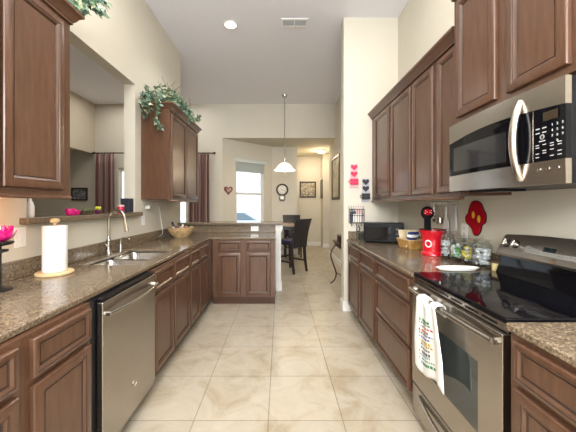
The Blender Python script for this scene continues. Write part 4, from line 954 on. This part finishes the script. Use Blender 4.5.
# ------------------------------------------------------------------ pictures, clock, plaque
def art(name, cols, scale):
    m = mat(name, rough=.5); noise_col(m, cols, scale, detail=6, pos=[.35+.3*i/(len(cols)-1) for i in range(len(cols))]); return m
DARKF = mat('dark_walnut_frame', (.045, .024, .016), .4)
def picture(loc, rz, w, h, fw, mats, label, matw=0.0):
    t = thing('framed_picture', label, 'picture', loc, rz, 'dark framed pictures')
    MB().cells([-w/2, -w/2+fw, w/2-fw, w/2], [-h/2, -h/2+fw, h/2-fw, h/2], lambda x, z: not (abs(x) < w/2-fw and abs(z) < h/2-fw), -.025, -.001, P=lambda x, z, y: (x, y, z)).build('frame', DARKF, t, bevel=.003)
    MB().box(-w/2+fw-.002, w/2-fw+.002, -.010, -.002, -h/2+fw-.002, h/2-fw+.002).build('artwork', mats, t)
    return t
picture((.915, 9.5, 1.845), 0, .54, .53, .045, art('sepia_foliage_print', [(.10, .08, .06), (.40, .34, .24), (.58, .52, .40)], 14.0), 'square dark-framed print of pale foliage on the far hall wall')
picture((1.35, 9.27, 1.85), -PI/2, .36, .60, .04, art('blue_grey_print', [(.08, .10, .14), (.30, .30, .32)], 8.0), 'narrow dark-framed picture seen edge-on at the hall corner')
picture((1.32, 6.80, 1.98), -PI/2, .90, 1.02, .06, art('muted_green_print', [(.20, .20, .13), (.45, .40, .28), (.55, .50, .38)], 4.0), 'large dark-framed picture on the right dining wall above the console')
picture((-4.74, YF, 1.60), 0, .38, .30, .03, art('dark_collage_print', [(.03, .04, .05), (.16, .17, .18), (.35, .36, .36)], 16.0), 'small dark-framed picture seen beyond the pass-through')
ck_ = thing('wall_clock', 'dark wooden schoolhouse clock on the nook wall', 'clock', (.06, 7.85, 1.755))
RX = Matrix.Rotation(PI/2, 4, 'X')
MB().lathe([(.165, .001), (.168, .02), (.155, .045), (.130, .050), (.122, .035), (.122, .001)], n=40, M=RX, cap0=False, cap1=False).build('case_ring', DARKF, ck_)
fc = MB().lathe([(.124, .001), (.124, .028), (.001, .028)], n=40, M=RX).build('dial', mat('cream_dial', (.75, .73, .66), .5), ck_)
m1 = MB()
for k, s in enumerate(('XII', 'I', 'II', 'III', 'IIII', 'V', 'VI', 'VII', 'VIII', 'IX', 'X', 'XI')):
    a = -k*PI/6+PI/2; add_text(m1, s, .028, Matrix.Translation((.098*math.cos(a), -.0290, .098*math.sin(a))) @ Matrix.Rotation(-k*PI/6, 4, 'Y').inverted().inverted() @ RX)
m1.build('numerals', BLACKP, fc)
m1 = MB().box(-.003, .003, 0, .075, 0, .0015, M=Matrix.Translation((0, -.030, 0)) @ RX @ Matrix.Rotation(-1.9, 4, 'Z')); m1.box(-.004, .004, 0, .05, 0, .0015, M=Matrix.Translation((0, -.032, 0)) @ RX @ Matrix.Rotation(.9, 4, 'Z')); m1.build('hand', BLACKP, fc)
m1 = MB(); pts = [(-.085, -.13), (.085, -.13), (.085, -.27), (.055, -.31), (-.055, -.31), (-.085, -.27)]
m1.rings([[(x, y, z) for x, z in pts] for y in (-.001, -.045)]); m1.build('pendulum_case', DARKF, ck_)
MB().box(-.055, .055, -.049, -.0455, -.265, -.165).build('pendulum_window', mat('pale_window', (.40, .36, .28), .2), ck_)
MB().lathe([(.022, 0), (.018, .004), (.001, .005)], M=Matrix.Translation((0, -.049, -.225)) @ RX, n=20).build('pendulum', mat('brass', (.7, .5, .2), .25, 1), ck_)
hp_ = PA(.15, 1.70, -.002)
hq = thing('heart_plaque', 'dark red heart-shaped plaque on the angled wall left of the nook window', 'wall decoration', hp_, math.atan2(U.y, U.x))
m1 = MB(); heart(m1, 0, 0, .125, -.018, -.001); m1.build('backing', mat('dark_red_wood', (.14, .02, .02), .4), hq)
m1 = MB(); heart(m1, 0, .005, .085, -.024, -.0185); m1.build('inset', art('plaque_print', [(.20, .04, .04), (.55, .45, .38)], 18.0), hq)

# ------------------------------------------------------------------ dining set
ESP = mat('espresso_wood', (.022, .014, .012), .3, coat=.2); ESPC = noise_col(mat('dark_leather', rough=.45), [(.012, .011, .013), (.03, .026, .028)], 20.0); SEATC = mat('dark_violet_seat', (.02, .015, .05), .4)
TTOP = noise_col(mat('tan_stone_tabletop', rough=.25), [(.25, .18, .12), (.38, .29, .20)], 6.0)
tb = thing('dining_table', 'counter-height dining table with tan top behind the peninsula', 'table', (-.12, 6.78, 0))
MB().box(-.45, .45, -.42, .42, .865, .905).build('tabletop', TTOP, tb, bevel=.006)
MB().box(-.38, .38, -.35, .35, .79, .864).build('apron', ESP, tb)
for sx in (-1, 1):
    for sy in (-1, 1): MB().rings([[(sx*.36+a*w, sy*.33+b*w, z) for a, b in ((-1, -1), (1, -1), (1, 1), (-1, 1))] for w, z in ((.026, 0), (.036, .60), (.036, .79))]).build('leg', ESP, tb)
def bar_chair(loc, rz, label):
    t = thing('bar_chair', label, 'chair', loc, rz, 'dark high-back dining chairs')
    # faces +y; back at -y
    MB().box(-.225, .225, -.215, .225, .555, .585).build('seat_frame', ESP, t)
    MB().rings([rrect(-.22, .22, -.20, .23, .04, z) if k in (1, 2) else rrect(-.212, .212, -.192, .222, .035, z) for k, z in enumerate((.586, .595, .625, .642))]).build('seat', SEATC, t)
    rs = []
    for q in range(11):
        u = q/10; z = .50+u*.57; y = -.225-.02*u-.105*u*u; w = .215+.022*u; d = .030-.008*u
        rs.append(rrect(-w, w, y-d, y+d*.6, .015, z, 3))
    m1 = MB(); m1.rings(rs); m1.build('backrest', ESPC, t, angle=50)
    for sx in (-1, 1):
        MB().rings([[(sx*.195+a*w, .19+b*w, z) for a, b in ((-1, -1), (1, -1), (1, 1), (-1, 1))] for w, z in ((.018, 0), (.024, .555))]).build('leg', ESP, t)
        MB().rings([[(sx*.195+a*w, y+b*w, z) for a, b in ((-1, -1), (1, -1), (1, 1), (-1, 1))] for w, z, y in ((.018, 0, -.26), (.021, .25, -.215), (.024, .555, -.19))]).build('leg', ESP, t)
        MB().box(sx*.195-.011, sx*.195+.011, -.20, .18, .20, .232).build('stretcher', ESP, t)
    MB().box(-.18, .18, .178, .20, .26, .292).build('foot_rail', ESP, t)
    return t
c1 = bar_chair((.22, 5.90, 0), .80, 'dark high-back chair nearest the camera, back turned at the tan table')
c2 = copy_tree(c1); c2.location = (.33, 7.50, 0); c2.rotation_euler = (0, 0, PI+.05); c2['label'] = 'dark chair on the far side of the tan table, facing the kitchen'

# console table on the right dining wall
cs = thing('console_table', 'console table with curved iron legs behind the wall end', 'console table', (1.115, 4.50, 0))
MB().rings([rrect(-.215, .19, -.52, .47, .05, z) for z in (.722, .726, .744, .748)]).build('tabletop', noise_col(mat('dark_cherry_top', rough=.25), [(.07, .03, .02), (.12, .05, .03)], 6.0, (1, 8, 1)), cs)
MB().box(-.185, .16, -.48, .43, .665, .7215).build('apron', BRONZE, cs, bevel=.004)
def cleg(sx, sy, x0):
    pts = [(x0, sy*.44-.02, .665), (x0+sx*.055, sy*.44-.02, .58), (x0+sx*.075, sy*.44-.02, .47), (x0+sx*.03, sy*.44-.02, .32), (x0-sx*.015, sy*.44-.02, .18), (x0+sx*.015, sy*.44-.02, .07), (x0+sx*.085, sy*.44-.02, .008)]
    MB().tube(smooth(pts, 5), .012, 8).build('leg', BRONZE, cs)
for sy in (-1, 1): cleg(-1, sy, -.17); cleg(1, sy, .09)
MB().tube(smooth([(-.165, .42, .2), (-.04, .38, .14), (.08, .42, .2)], 5), .007, 8).build('stretcher', BRONZE, cs)
bx = thing('keepsake_box', 'small dark box sitting on the far end of the console table', 'box', (1.06, 4.76, .7485))
MB().box(-.10, .12, -.08, .08, 0, .085).build('base', DARKF, bx, bevel=.003); MB().box(-.105, .125, -.085, .085, .0855, .105).build('lid', mat('dark_tan_lid', (.22, .14, .08), .4), bx, bevel=.004)

# ------------------------------------------------------------------ a parked car outside the nook window
PAINT = mat('pale_silver_blue_paint', (.45, .50, .55), .25, .5, coat=.8); CARG = mat('dark_car_glass', (.16, .21, .24), .05)
car = thing('parked_car', 'pale silver car parked outside the nook window', 'car', (-2.6, 17.0, -.50), .1)
def side(prof, x0, x1, m, nm, ins=0.0):
    mb = MB(); mb.rings([[(x, y, z) for y, z in prof] for x in (x0, x1)]); return mb
# car runs along local x; profile in x-z, width in y
body = [(-2.2, .30), (-2.25, .60), (-2.1, .85), (-1.2, .95), (1.1, .98), (1.95, .90), (2.2, .70), (2.2, .32)]
MB().rings([[(x, y, z) for x, z in body] for y in (-.88, .88)]).build('body', PAINT, car, bevel=.06)
cab = [(-1.25, .94), (-.55, 1.40), (.55, 1.43), (1.25, .97)]
cb = MB().rings([[(x*s, y, .94+(z-.94)*s) for x, z in cab] for y, s in ((-.80, .97), (-.66, 1.0), (.66, 1.0), (.80, .97))]).build('cabin', PAINT, car, bevel=.04)
MB().rings([[(x, y, z) for x, z in ((-1.08, .99), (-.50, 1.35), (-.03, 1.37), (-.03, .99))] for y in (-.815, .815)]).build('side_window', CARG, cb)
MB().rings([[(x, y, z) for x, z in ((.05, .99), (.05, 1.37), (.48, 1.37), (1.05, .99))] for y in (-.815, .815)]).build('side_window', CARG, cb)
for x in (-1.4, 1.4):
    for y in (-.80, .80):
        w_ = MB().lathe([(.20, -.10), (.32, -.10), (.33, -.06), (.33, .06), (.32, .10), (.20, .10), (.18, .06), (.05, .07), (.001, .07)], M=Matrix.Rotation(PI/2, 4, 'X'), n=24).build('wheel', [BLACKP], car, loc=(x, y, .33))
